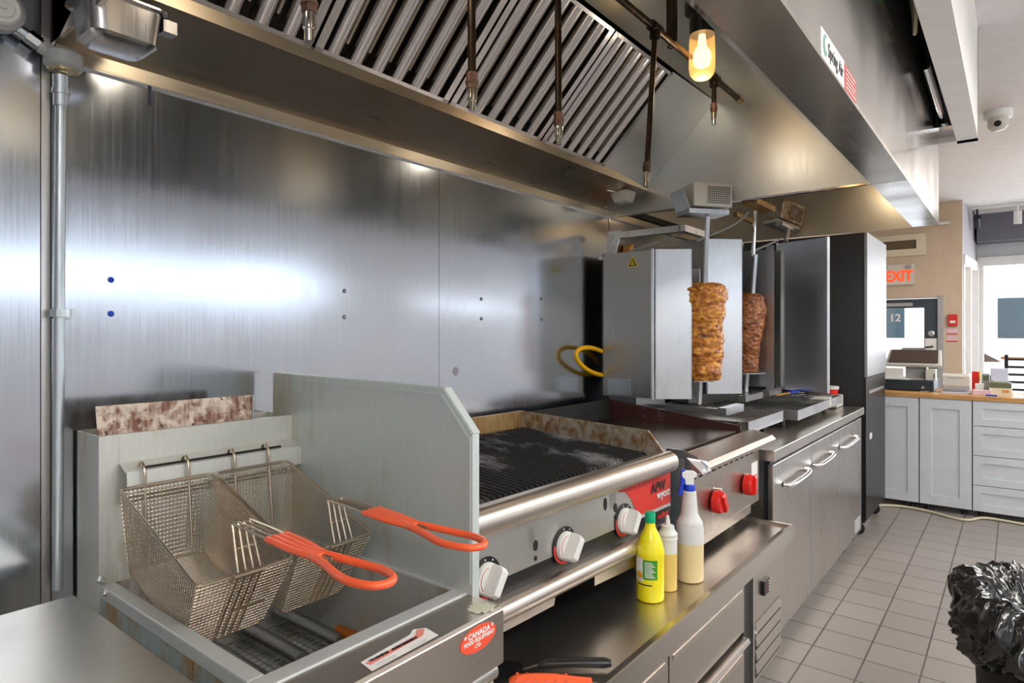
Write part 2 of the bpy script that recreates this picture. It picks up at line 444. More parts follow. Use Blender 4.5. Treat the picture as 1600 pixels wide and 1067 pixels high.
# screw heads, plugs and a dark smear on the cladding
for (x, z, mt) in [(.574, 1.525, 'blue'), (.574, 1.446, 'blue'), (1.23, 1.533, 'gyro_in'), (1.23, 1.452, 'gyro_in'), (1.881, 1.536, 'gyro_in'),
                   (1.881, 1.458, 'gyro_in'), (2.286, 1.554, 'gyro_in'), (2.286, 1.463, 'gyro_in')]:
    MB().lathe([(.0075, 0), (.006, -.003), (.002, -.004)], (x, WY, z), 8, 'y').build('wall_plug' if mt == 'blue' else 'screw', mt, wb)
MB().lathe([(.016, 0), (.015, -.0015)], (1.735, WY, 1.258), 14, 'y').build('screw_cap', 'gyro_in', wb)
MB().box(.655, .662, WY - .001, WY, 1.955, 2.0).build('marker_line', 'navy', wb)
struct(MB().box(-2.7, -2.6, -3.6, 1.77, 0, CZ).build('wall_left', 'room_paint'))
# opposite side wall with a long strip of windows
wr = MB(); wr.box(-2.6, 10.9, -3.4, -3.3, 0, 1.70).box(-2.6, 10.9, -3.4, -3.3, 2.13, CZ).box(-2.6, -1.9, -3.4, -3.3, 1.70, 2.13).box(4.8, 6.0, -3.4, -3.3, 1.70, 2.13)
wr.box(10.2, 10.9, -3.4, -3.3, 1.70, 2.13).box(6.0, 10.2, -3.4, -3.3, 1.98, 2.13)
struct(wr.build('wall_right', 'room_paint'))
w5 = MB()
for x in (-1.9, -.25, 1.4, 3.08, 4.76): w5.box(x, x + .04, -3.38, -3.3, 1.70, 2.13)
w5.box(-1.9, 4.8, -3.38, -3.3, 1.70, 1.76).box(-1.9, 4.8, -3.38, -3.3, 2.10, 2.13)
w5 = struct(w5.build('window_1', 'trimw'))
MB().box(-1.9, 4.8, -3.36, -3.355, 1.70, 2.13).build('pane', 'glass', w5)
w6 = MB().box(6.0, 10.2, -3.38, -3.3, 1.70, 1.74)
for x in (6.0, 8.1, 10.16): w6.box(x, x + .04, -3.38, -3.3, 1.70, 1.98)
w6 = struct(w6.build('window_4', 'trimw'))
MB().box(6.0, 10.2, -3.36, -3.355, 1.70, 1.98).build('pane', 'glass', w6)
# beige wall with the exit door
we = MB()
we.box(9.3, 9.42, .50, .70, 0, CZ).box(9.3, 9.42, .70, 1.77, 1.84, CZ)
we = struct(we.build('wall_exit', 'beige'), 'beige wall around the exit door', 'wall')
# slanted return wall and shop front
def slant(b, s0, s1, y0, y1, z0, z1):
    d = Vector((1.42, -.10, 0)).normalized(); n = Vector((-d.y, d.x, 0)) * -1
    o = Vector((9.36, .50, 0))
    vs = []
    for s_ in (s0, s1):
        for q in (y0, y1):
            for z in (z0, z1): p = o + d * s_ - n * q; vs.append((p.x, p.y, z))
    return b.add(vs, [(0, 1, 3, 2), (4, 6, 7, 5), (0, 4, 5, 1), (2, 3, 7, 6), (0, 2, 6, 4), (1, 5, 7, 3)])
b = MB(); slant(b, 0, 1.3, 0, .08, 2.30, CZ); slant(b, 0, 1.3, 0, .08, 0, .55); slant(b, 0, .05, 0, .08, .55, 2.3)
struct(b.build('wall_return', 'greywall'), 'pale grey return wall beside the shop window', 'wall')
b = MB(); slant(b, .05, 1.2, -.02, .05, 2.24, 2.36); slant(b, .05, .11, -.01, .05, .55, 2.25); slant(b, .62, .68, -.01, .05, .55, 2.25); slant(b, 1.16, 1.3, -.03, .08, .5, 2.36)
w3 = struct(b.build('window_3', 'trimw'), 'narrow side window with white frame', 'window')
b = MB(); slant(b, .05, 1.2, .02, .025, .55, 2.25); b.build('pane', 'glass', w3)
struct(MB().box(10.62, 10.74, -3.4, .42, 2.40, CZ).box(10.62, 10.74, -3.4, .42, 0, .45).box(10.62, 10.74, -3.4, -2.9, .45, 2.4).build('wall_front', 'room_paint'), 'shop front wall over the window', 'wall')
b = MB().box(10.56, 10.66, -3.0, .41, 2.30, 2.42)
for y in (.335, -1.2, -2.95): b.box(10.58, 10.66, y, y + .07, .45, 2.3)
b.box(10.56, 10.66, -3.0, .41, .42, .48)
w2 = struct(b.build('window_2', 'trimw'), 'large shop front window, overexposed street behind', 'window')
MB().box(10.62, 10.625, -2.95, .35, .48, 2.3).build('pane', 'glass', w2)
struct(MB().box(10.30, 10.62, -3.3, .40, 2.60, 2.96).build('trim_1', 'slate'), 'dark slate bulkhead band above the shop window', 'trim')
struct(MB().box(10.24, 10.62, -3.3, .42, 2.96, CZ).build('trim_2', 'trimw'), 'white strip above the slate band', 'trim')
# white dropped bulkhead round the hood top
b = MB().box(-2.6, 4.16, .155, .245, 2.42, CZ).box(4.10, 4.19, .155, WY, 2.42, CZ)
struct(b.build('trim_3', 'trimw'), 'white dropped bulkhead wrapped round the top of the hood', 'trim')
# door
d1 = MB().box(9.30, 9.36, .74, .885, 0, 1.83).box(9.30, 9.36, .885, 1.7, 1.72, 1.83).box(9.30, 9.36, .885, 1.7, 0, .35)
d1 = struct(d1.build('door_1', 'doorblue'), 'dark framed glass exit door with the number 12', 'door')
MB().box(9.33, 9.336, .885, 1.7, .35, 1.72).build('pane', 'glass', d1)
MB().box(9.27, 9.40, .69, .745, 0, 1.86).build('door_frame', 'alu', d1)
MB().box(9.285, 9.30, .755, .875, 1.08, 1.34).build('lock_plate', 'white', d1)
MB().tube([(9.25, .79, 1.24), (9.25, .87, 1.23)], .01, 8).tube([(9.30, .80, 1.24), (9.25, .80, 1.24)], .012, 8).build('door_handle', 'black', d1)
MB().lathe([(.04, 0), (.035, -.03), (.02, -.035)], (9.30, .81, 1.40), 14, 'x').build('deadbolt', 'alu', d1)
MB().box(9.20, 9.30, 1.0, 1.5, 1.74, 1.78).build('door_closer', 'alu', d1)
text('12', (9.325, 1.20, 1.595), .13, 'white', d1, '-x', bold=.004)
text('12', (9.325, 1.20, 1.595), .001, 'white', d1, '-x', 'lettering') if False else None

# ================================================================ street outside (seen through the panes)
g = MB().box(11.0, 60, -30, 30, -.06, -.02)
struct(g.build('street_ground', plain('street_grey', (.75, .76, .78), .9)), 'sunlit street', 'street')
bd = thing('street_building', (34, 3, 0), 'pale building across the street behind the exit door and shop window', 'building')
MB().box(34, 40, -12, 12, 0, 4.3).build('facade', plain('pale_render', (.85, .85, .85), .9), bd)
for i in range(9): MB().box(33.95, 34.0, -11 + i * 2.5, -9.4 + i * 2.5, 1.2, 2.9).build('window', plain('street_window', (.03, .06, .075), .3) if i == 0 else bpy.data.materials['street_window'], bd)
def car(loc, rz, col, label):
    t = thing('parked_car', loc, label, 'car', rz=rz)
    prof = [(-2.1, .3), (2.1, .3), (2.15, .75), (1.3, .92), (.7, 1.42), (-1.1, 1.45), (-1.9, .98), (-2.15, .9)]
    MB().prism(prof, -.85, .85, 'y').build('body', plain('car_paint', col, .3), t, local=True, bev=.06)
    MB().prism([(1.1, .95), (.62, 1.34), (-1.0, 1.36), (-1.6, 1.0)], -.87, .87, 'y').build('window', 'screen', t, local=True)
    for x in (-1.3, 1.3):
        for y in (-.8, .8): MB().lathe([(.32, -.1), (.32, .1)], (x, y, .32), 18, 'y').build('wheel', 'rubber', t, local=True)
    return t
car((22, 1.9, -.35), rad(90), (.8, .8, .82), 'white car in the street behind the exit door glass')
car((20, -3.0, -.02), rad(80), (.35, .42, .45), 'grey blue car in the street behind the shop window')

# ================================================================ EXHAUST HOOD
HX0, HX1, HX2 = .462, 2.90, 4.205
hood = thing('exhaust_hood', (HX0, .333, 2.0), 'long stainless steel canopy hood over the cooking line', 'exhaust hood')
# grease trough along the wall
MB().prism([(WY, 2.0), (WY, 2.60), (1.62, 2.60), (1.50, 2.105), (1.452, 2.125), (1.452, 2.15), (1.44, 2.15), (1.44, 2.112), (1.50, 2.088), (1.635, 2.031), (1.635, 2.0)], HX0, HX1, 'x').build('grease_trough', 'trough', hood)
MB().box(HX0, HX2, 1.637, 1.6505, 1.998, 2.032).build('wall_flange', 'hood_steel', hood)
MB().box(2.88, HX2, 1.625, 1.65, 2.04, 2.07).build('seal_strip', 'blackmatte', hood)
# filter header, roof, front, gutter
MB().sheet([(1.105, 2.49), (1.105, 2.62), (.36, 2.62), (.36, 2.03)], HX0, HX1, .003).build('inner_lining', 'hood_in', hood)
MB().box(HX1, HX2, .36, 1.65, 2.62, 2.63).build('inner_lining', 'hood_in', hood)
MB().box(HX0, HX1 - .001, .333, .345, 2.013, 2.47).build('front_panel', 'hood_front', hood)
MB().box(HX0, HX2, .337, .345, 2.47, 2.72).build('gap_shade_panel', 'blackmatte', hood)  # black panel paints the dark void over the hood front
MB().box(HX1 + .001, HX2, .333, .345, 2.013, 2.47).build('front_panel', 'hood_front', hood)
MB().box(HX0, HX1 - .001, .3315, .455, 2.0, 2.0125).build('front_gutter', 'hood_steel', hood)
MB().prism([(.455, 2.0), (.480, 2.018), (.480, 2.05), (.474, 2.05), (.474, 2.022), (.452, 2.006)], HX0, HX1, 'x').build('gutter_lip', 'chrome', hood)
MB().box(HX1 + .004, HX2, .3315, .455, 2.0, 2.0125).build('front_gutter', 'hood_front', hood)
MB().box(HX0, HX2, .345, WY, 2.70, 2.72).build('roof_panel', 'hood_steel', hood)
# end panels
MB().box(HX0, HX0 + .008, .333, WY, 2.04, 2.70).build('end_panel', 'hood_front', hood)
MB().box(HX1 - .004, HX1 + .004, .345, WY, 2.0, 2.70).build('divider_panel', 'hood_in', hood)
MB().box(HX1 - .012, HX1 + .006, .455, WY, 2.0, 2.008).build('divider_lip', 'chrome', hood)
MB().box(HX2 - .006, HX2, .345, WY, 2.0, 2.70).build('end_panel', 'trough', hood)
# blank filler panel beside the filters
MB().quadsheet([(2.47, 1.452, 2.15), (2.895, 1.452, 2.12), (2.895, 1.105, 2.488), (2.47, 1.115, 2.488)], .006).build('filler_panel', 'hood_in', hood)
MB().quadsheet([(2.875, 1.46, 2.115), (2.895, 1.46, 2.115), (2.895, 1.095, 2.492), (2.875, 1.095, 2.492)], -.012).build('filler_edge', 'chrome', hood)
# makers plate and red label on the front
lab = MB().quadsheet([(1.499, .3328, 2.006), (1.735, .3328, 2.006), (1.735, .3328, 2.072), (1.499, .3328, 2.05 + .02)], .0015).build('maker_plate', 'white', hood)
text('Spring Air', (1.640, .3305, 2.038), .046, 'black', lab, '-y', sx=.85)
MB().lathe([(.019, 0), (.019, -.001)], (1.535, .331, 2.04), 20, 'y', sy=1.25).build('leaf_badge', plain('badge_green', (.18, .42, .34), .5), lab)
MB().lathe([(.012, 0), (.012, -.001)], (1.535, .3298, 2.04), 20, 'y', sy=1.25).build('leaf_badge', 'white', lab)
rl = MB().quadsheet([(1.742, .3328, 2.006), (1.879, .3328, 2.006), (1.879, .3328, 2.068), (1.742, .3328, 2.068)], .0015).build('red_notice', 'redlab', hood)
for k in range(5): MB().box(1.752, 1.868 - .02 * (k % 2), .3300, .3308, 2.013 + k * .011, 2.016 + k * .011).build('text_line', 'white', rl)
MB().tube([(3.15, .295, 2.52), (3.95, .295, 2.50)], .018, 12).build('conduit_in_gap', 'chrome', hood, True)
MB().tube(smoothpath([(2.60, .29, 2.72), (2.66, .28, 2.56), (2.74, .29, 2.50), (2.80, .30, 2.58), (2.78, .31, 2.72)]), .007, 8).build('loose_cable', 'cable', hood, True)
MB().box(2.45, 2.58, .265, .325, 2.58, 2.66).build('green_junction_box', plain('junction_green', (.05, .30, .08), .5), hood)
MB().box(3.9, 4.09, .25, .335, 2.455, 2.47).build('bright_flashing', 'chrome', hood)
# black sheet painting in the shade of the open gap above the hood front
MB().box(.3, 4.09, .25, .333, 2.725, 2.74).build('gap_shade_sheet', 'blackmatte', hood)

# ------- baffle filters
FD = Vector((0, -1, 1)).normalized(); FN = Vector((0, -1, -1)).normalized()  # up slope, outward (down to the room)
FL = .47
def make_filter(x0, x1, label):
    t = thing('grease_filter', (x0, 1.45, 2.15), label, 'grease filter', 'baffle filters in the hood')
    o = Vector((x0, 1.45, 2.15)); W = x1 - x0
    mt = Matrix((( 1, 0, 0, 0), (0, FD.y, FN.y, 0), (0, FD.z, FN.z, 0), (0, 0, 0, 1)))   # local: x across, y up slope, z outward
    L = Matrix(mt)
    f = MB(L); f.box(.002, .026, 0, FL, -.03, .012).box(W - .026, W - .002, 0, FL, -.03, .012).box(.002, W - .002, 0, .014, -.03, .012).box(.002, W - .002, FL - .012, FL, -.03, .012)
    f.build('frame', 'baffle', t, local=True)
    MB(L).box(.026, W - .026, .014, FL - .01, -.035, -.028).build('gap_shade_plate', 'blackmatte', t, local=True)  # black plate paints the shade in the gaps between baffles
    n = 6; p = (W - .052) / n
    for i in range(n):
        cx = .026 + p * (i + .5)
        b = MB(L)
        # rounded outer baffle channel
        pr = [(cx - p * .27, -.022)] + [(cx + p * .27 * math.cos(rad(a)), -.004 + .019 * math.sin(rad(a))) for a in range(180, -1, -20)] + [(cx + p * .27, -.022)]
        vs = [(u, .014, v) for u, v in pr] + [(u, FL - .012, v) for u, v in pr]; k = len(pr)
        b.add(vs, [(j, j + 1, k + j + 1, k + j) for j in range(k - 1)])
        b.build('baffle', 'baffle', t, smooth=True, local=True)
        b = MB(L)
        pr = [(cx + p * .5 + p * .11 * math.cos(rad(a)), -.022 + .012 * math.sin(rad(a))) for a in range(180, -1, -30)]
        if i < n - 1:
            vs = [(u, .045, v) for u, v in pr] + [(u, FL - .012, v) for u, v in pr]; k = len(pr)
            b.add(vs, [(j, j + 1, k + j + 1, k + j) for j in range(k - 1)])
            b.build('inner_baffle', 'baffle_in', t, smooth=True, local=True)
    return t
for i, lb in enumerate(['leftmost grease filter with upright baffles, cut by the top of the picture', 'second grease filter from the left, right of the first frame joint',
                        'third grease filter from the left, behind the two middle nozzles', 'rightmost grease filter next to the plain filler panel']):
    make_filter(.466 + i * .508, .466 + .502 + i * .508, lb) if i < 3 else make_filter(1.990, 2.470, lb)

# ------- hood lamp
lamp = thing('hood_lamp', (2.264, .905, 2.62), 'lit jar lamp with amber glass hanging inside the hood', 'lamp')
MB().lathe([(.062, 2.62), (.062, 2.585), (.045, 2.57), (.045, 2.50)], (2.264, .905, 0), 20).build('socket', 'black', lamp, True)
MB().lathe([(.043, 2.51), (.046, 2.47), (.047, 2.38), (.043, 2.355), (.03, 2.34), (.012, 2.334)], (2.264, .905, 0), 24).build('jar_globe', 'jarf', lamp, True)
MB().lathe([(.012, 2.50), (.016, 2.46), (.030, 2.435), (.033, 2.41), (.026, 2.388), (.008, 2.378)], (2.264, .905, 0), 20).build('bulb', 'bulb', lamp, True)
for (x, y, lbl) in ((.80, .905, 'jar lamp at the left end of the hood, above the top of the picture'), (3.62, .60, 'jar lamp in the far hood section, hidden by the front gutter')):
    c = copy_tree(lamp); c.location = (x, y, 2.62); c['label'] = lbl
for (x, y, e) in ((2.264, .905, 1.3), (.80, .905, 2.2), (3.62, .60, 2.5)):
    pl = bpy.data.lights.new('bulb_light', 'POINT'); pl.energy = e; pl.color = (1, .86, .66); pl.shadow_soft_size = .05
    po = bpy.data.objects.new('bulb_light', pl); COL.objects.link(po); po.location = (x, y, 2.30)

# ------- fire suppression pipework
PY, PZ = .957, 2.435
fs = thing('fire_suppression_pipe', (.5, PY, PZ), 'black iron suppression pipe running through the hood with drop nozzles', 'pipe')
MB().tube([(.48, PY, PZ), (2.82, PY, PZ)], .0125, 12).build('main_pipe', 'iron_pipe', fs, True)
MB().tube([(2.79, PY, PZ), (2.835, PY, PZ)], .016, 8).tube([(2.835, PY, PZ), (2.855, PY, PZ)], .010, 6).build('brass_plug', plain('brass', (.45, .33, .12), .3, 1.), fs, True)
for (x, xb, zb, r) in [(.64, .64, 1.905, .0095), (1.055, 1.06, 1.90, .0095), (1.40, 1.405, 1.905, .0095), (1.985, 1.915, 1.885, .0095), (2.52, 2.515, 2.245, .0095)]:
    tp = Vector((x, PY, PZ)); bt = Vector((xb, PY, zb)); d = (bt - tp).normalized()
    dr = MB().tube([tp, bt - d * .075], r, 10).build('drop_pipe', 'iron_pipe', fs, True)
    MB().tube([tp + Vector((-.03, 0, 0)), tp + Vector((.03, 0, 0))], .019, 10).tube([tp, tp + d * .035], .018, 10).build('tee_fitting', 'iron_pipe', dr, True)
    nz = MB().tube([bt - d * .085, bt - d * .075, bt - d * .05], .0135, 8).tube([bt - d * .067, bt - d * .062], .0155, 8).build('coupling', 'pipe_head', dr, True)
    MB().tube([bt - d * .05, bt - d * .046, bt - d * .022, bt - d * .02, bt], [.011, .012, .011, .0085, .0080], 10).build('nozzle', 'chrome', dr, True)
MB().tube([(2.12, PY, PZ + .02), (2.12, PY + .015, PZ - .015), (2.125, PY, PZ - .02)], .004).box(2.115, 2.12, PY - .02, PY + .02, PZ, 2.62).build('hanger_strap', 'iron_pipe', fs)

# ------- heat detector on its cable near the hood corner
dt = thing('fusible_link_housing', (2.80, 1.50, 2.03), 'small grey bracket box of the heat detector in the hood corner', 'detector')
b = MB(); loft(b, [rring(2.76, 1.50, .034, .034, 2.040, .006), rring(2.76, 1.50, .043, .043, 2.068, .006), rring(2.76, 1.50, .046, .046, 2.090, .006)]); b.build('housing', 'offwhite', dt)
MB().tube([(2.60, 1.50, 2.07), (2.715, 1.50, 2.08)], .005).build('cable_rod', 'chrome', dt)
MB().tube([(2.80, 1.50, 2.095), (2.80, 1.60, 2.04), (2.80, 1.632, 2.04)], .006).build('bracket_arm', 'chrome', dt)

# ------- hotel pan hanging as a grease cup at the left end
gp = thing('grease_cup', (.54, 1.52, 2.0), 'steel pan hanging under the left end of the hood trough', 'pan')
b = MB()
prof = [(.0, 1.0), (.10, 1.0), (.5, .96), (1, .9)]
loft(b, [rring(.520, 1.46, .050, .045, 1.990, .02), rring(.520, 1.46, .062, .058, 2.0, .025), rring(.520, 1.46, .068, .064, 2.066, .025), rring(.520, 1.46, .078, .074, 2.068, .025), rring(.520, 1.46, .078, .074, 2.072, .025)])
b.build('pan', 'chrome' if False else 'baffle', gp, True)
MB().box(.590, .618, 1.41, 1.44, 2.04, 2.066).build('latch', 'gyro_in', gp)
MB().box(.50, .505, 1.48, 1.52, 2.072, 2.10).build('hanger', 'baffle', gp)

# ------- conduit with pulley elbows on the left
cd = thing('suppression_conduit', (.463, 1.61, .0), 'galvanised conduit with round pulley elbows running down the wall left of the fryer', 'conduit')
CXp, CYp = .464, 1.612
MB().tube([(CXp - .006, CYp, .85), (CXp, CYp, 1.90)], .0105, 12).build('pipe', 'zinc', cd, True)
MB().tube([(CXp, CYp, 1.89), (CXp, CYp, 1.955)], [.014, .0155], 12).tube([(CXp, CYp, 1.915), (CXp, CYp, 1.925)], .0175, 12).build('coupling', 'zinc', cd, True)
e1 = MB().lathe([(.028, 1.965), (.036, 1.972), (.036, 1.998), (.030, 2.004)], (.466, 1.60, 0), 24).tube([(.466, 1.602, 1.985), (.425, 1.602, 2.005)], .016, 12).build('pulley_elbow', 'greyp', cd, True)
MB().lathe([(.030, 1.9645), (.028, 1.962), (.022, 1.965), (.020, 1.962), (.008, 1.962), (.006, 1.958)], (.466, 1.60, 0), 24).build('elbow_cap', plain('brass_cap', (.60, .50, .30), .35, .7), e1, True)
MB().tube([(.432, 1.603, 2.002), (.378, 1.603, 2.03)], .0115, 12).build('connector_pipe', 'zinc', cd, True)
MB().tube([(.423, 1.603, 2.007), (.402, 1.603, 2.018)], .0165, 8).build('hex_nut', 'chrome', cd, True)
e2 = MB().lathe([(.042, 1.60), (.042, 1.575), (.034, 1.568)], (.352, 0, 2.045), 26, 'y').tube([(.318, 1.59, 2.05), (.318, 1.59, 2.09)], .016, 12).build('pulley_elbow', 'greyp', cd, True)
MB().lathe([(.032, 1.568), (.030, 1.564), (.022, 1.566), (.020, 1.562), (.007, 1.562), (.006, 1.556)], (.352, 0, 2.045), 26, 'y').build('elbow_cap', 'offwhite', e2, True)
MB().tube([(.318, 1.59, 2.088), (.318, 1.59, 2.6)], .0115, 12).build('upper_pipe', 'zinc', cd, True)
MB().lathe([(.019, 1.436), (.019, 1.452)], (CXp, CYp, 0), 14).box(.464, .497, 1.632, 1.637, 1.433, 1.455).build('pipe_clamp', 'zinc', cd)

# ================================================================ LEFT STEEL COUNTER
lc = thing('steel_counter', (-.4, 1.0, 0), 'stainless steel worktable corner in the bottom left', 'counter')
MB().prism([(.42, .845), (.42, .87), (.428, .873), (1.49, .873), (1.495, .845)], -.9, .452, 'x').build('worktop', 'steel', lc, bev=.004)
MB().box(-.88, .43, .47, 1.47, .25, .27).build('undershelf', 'steel', lc)
for x in (-.85, .39):
    for y in (.47, 1.44): MB().tube([(x, y, 0), (x, y, .846)], .02, 12).build('leg', 'steel', lc, True)

# ================================================================ DEEP FRYER
fr = thing('deep_fryer', (.735, 1.2, 0), 'greasy stainless floor fryer holding two wire baskets', 'deep fryer')
FX0, FX1 = .502, .962
MB().box(FX0 + .001, FX0 + .012, .80, 1.50, .12, .845).build('side_panel', 'fry_side', fr)
MB().box(FX1 - .012, FX1, .83, 1.50, .12, .845).build('side_panel', 'fry_side', fr)
MB().box(FX0 + .012, FX1 - .012, .82, 1.50, .12, .55).build('cabinet', 'base_steel', fr)
for x in (.54, .925):
    for y in (.84, 1.58): MB().lathe([(.018, 0), (.022, .03), (.016, .12)], (x, y, 0), 12).build('leg', 'steel', fr, True)
# flue tower
b = MB()
b.box(FX0, FX1, 1.508, 1.520, .62, 1.183).box(FX0, FX0 + .004, 1.52, 1.64, .12, 1.183).box(FX1 - .004, FX1, 1.52, 1.64, .12, 1.183).box(FX0, FX1, 1.636, 1.64, .12, 1.183)
b.build('flue_box', 'fry_body', fr)
MB().box(FX0 + .005, FX1 - .005, 1.521, 1.635, 1.05, 1.055).build('flue_baffle', 'blackmatte', fr)
# basket hanger folded plate
MB().sheet([(1.5072, 1.178), (1.5065, 1.122), (1.478, 1.108), (1.466, 1.106), (1.462, 1.06), (1.50, 1.035)], .540, .958, .0025).build('basket_hanger', 'fry_body', fr)
MB().box(.575, .905, 1.4765, 1.4815, 1.1065, 1.1125).build('hanger_slot', 'blackmatte', fr)
# rim and tank
b = MB()
b.prism([(.502, .905), (.502, .872), (.53, .872), (.53, .885), (.515, .888)], 0, 0) if False else None
ix0, ix1, iy0, iy1 = .531, .948, .912, 1.505
b.box(FX0, ix0, iy0, iy1, .845, .872).box(ix1, FX1 + .008, iy0, iy1, .845, .872).box(FX0, FX1 + .008, iy0 - .036, iy0, .845, .872)
b.build('rim', 'fry_rim', fr, bev=.003)
b = MB()
zb = .66
b.box(ix0 - .003, ix0 + .001, iy0 + .001, iy1, zb, .868).box(ix1 - .001, ix1 + .003, iy0 + .001, iy1, zb, .868).box(ix0, ix1, iy0 - .003, iy0 + .001, zb, .868).box(ix0, ix1, iy1, iy1 + .003, zb, .868).box(ix0, ix1, iy0, iy1, zb - .003, zb)
tank = b.build('tank', 'fry_tank', fr)
b = MB()
for k in range(18): b.box(ix0 + .03 + k * .02, ix0 + .031 + k * .02, .95, 1.40, .685, .687)
for k in range(23): b.box(ix0 + .03, ix0 + .371, .95 + k * .02, .951 + k * .02, .687, .689)
b.tube([(ix0 + .025, .945, .688), (ix0 + .375, .945, .688), (ix0 + .375, 1.41, .688), (ix0 + .025, 1.41, .688)], .003, 6, closed=True)
b.tube([(ix0 + .06, .95, .69), (ix0 + .08, 1.0, .745), (ix0 + .28, 1.0, .745), (ix0 + .30, .95, .69)], .003, 6)
b.build('crumb_screen', 'gyro_in', tank)
MB().tube([(.915, 1.16, .70), (.915, 1.25, .70)], .014, 12).build('burnt_stub', plain('burnt_orange_tube', (.45, .12, .01), .3, .5), tank, True)
for x in (.70, .80, .90): MB().tube([(x, 1.22, .685), (x, 1.48, .685)], .020, 14).build('heat_tube', 'gyro_in', tank, True)
# apron and front
ap = MB().prism([(.876, .845), (.876, .868), (.792, .866), (.785, .860), (.785, .757), (.795, .748), (.82, .748), (.82, .76), (.80, .765), (.80, .845)], FX0, FX1, 'x').build('front_apron', 'base_steel', fr, bev=.002)
MB().tube([(FX0, .815, .735), (FX1 - .004, .815, .735)], .020, 14).build('door_roll', 'steel', fr, True)
dr = MB().box(FX0 + .005, FX1 - .005, .808, .82, .15, .715).build('door', 'base_steel', fr)
MB().tube([(.70, .79, .60), (.78, .79, .60)], .008).build('door_handle', 'chrome', dr, True)
for z in (.86, .858): pass
MB().lathe([(.007, 0), (.007, -.006), (.004, -.008)], (FX0 - .0, 1.50, .885), 8, 'y').build('hinge_nut', 'chrome', fr)
MB().lathe([(.007, 0), (.007, -.006), (.004, -.008)], (FX0 - .0, 1.47, .865), 8, 'y').build('hinge_nut', 'chrome', fr)
# warning label, dealer sticker
Z1 = .8675
def zup(x): return 0
wl = MB().add([(.645, .795, .8672), (.795, .797, .8676), (.800, .835, .8680), (.780, .848, .8681), (.765, .838, .868), (.65, .830, .868)], [(0, 1, 2, 3, 4, 5)]).build('warning_label', 'white', fr)
MB().add([(.652, .821, .8684), (.767, .827, .8686), (.783, .841, .8687), (.795, .833, .8686), (.776, .817, .8685), (.655, .811, .8683)], [(0, 1, 2, 3, 4, 5)]).build('red_band', plain('label_salmon', (.75, .25, .2), .5), wl)
text('WARNING   AVERTISSEMENT', (.713, .8195, .8692), .0080, 'black', wl, 'z', bold=.0003)
for k in range(4): MB().box(.66 + (.07 if k % 2 else 0), .70 + (.07 if k % 2 else 0), .798 + k // 2 * .005, .799 + k // 2 * .005, .8683, .8686).build('text_line', 'grey_label', wl)
st = MB().lathe([(1, 0), (1, -.0012)], (.886, .7848, .832), 36, 'y', sx=.050, sy=.0235).build('dealer_sticker', plain('sticker_red', (.85, .09, .04), .45), fr)
RR = Matrix.Rotation(rad(90), 4, 'X')
text('♦CANADA♦' if False else '* CANADA *', (.887, .7832, .842), .0145, 'white', st, '-y', bold=.0004)
text('FOOD EQUIPMENT', (.887, .7832, .831), .0098, 'white', st, '-y', bold=.0003)
text('LTD.  416-253-5100' if False else 'LTD.', (.884, .7832, .820), .009, 'white', st, '-y', bold=.0003)
b = MB(); b.lathe([(1, 0), (.96, .0015), (.5, .0022)], (.925, .812, .867), 26, 'z', sx=.024, sy=.024, fn=lambda a, j: 1 + .22 * math.sin(3 * a) * math.sin(5 * a + 1) + .08 * math.sin(11 * a))
b.build('dried_paste', 'paste', fr)
# tall splash shield on the fryer's right
sh = MB()
prof = [(.862, .80), (.862, 1.195), (.945, 1.283), (1.600, 1.290), (1.600, .80)]
sh.prism(prof, .9555, .9575, 'x')
sh.sheet([(.862, 1.195), (.945, 1.283), (1.600, 1.290)], .9575, .978, .0025, 'x').box(.9575, .976, .862, .866, .80, 1.195)
sh.build('splash_shield', 'shield', fr)
MB().sheet([(.874, 1.185), (.950, 1.268), (1.598, 1.276)], .9535, .9555, .004, 'x').box(.953, .9555, .866, .874, .89, 1.19).build('shield_hem', 'shield', fr)

rp = thing('rusty_flue_plate', (.68, 1.53, 1.18), 'rusted rectangular steel plate standing on the back of the fryer', 'plate')
MB().quadsheet([(.508, 1.527, 1.158), (.856, 1.527, 1.170), (.856, 1.530, 1.243), (.503, 1.530, 1.245)], -.003).build('plate', 'rust', rp)
MB().quadsheet([(.853, 1.5235, 1.172), (.858, 1.5235, 1.172), (.858, 1.5235, 1.243), (.853, 1.5235, 1.243)], -.002).build('folded_edge', 'alu', rp)

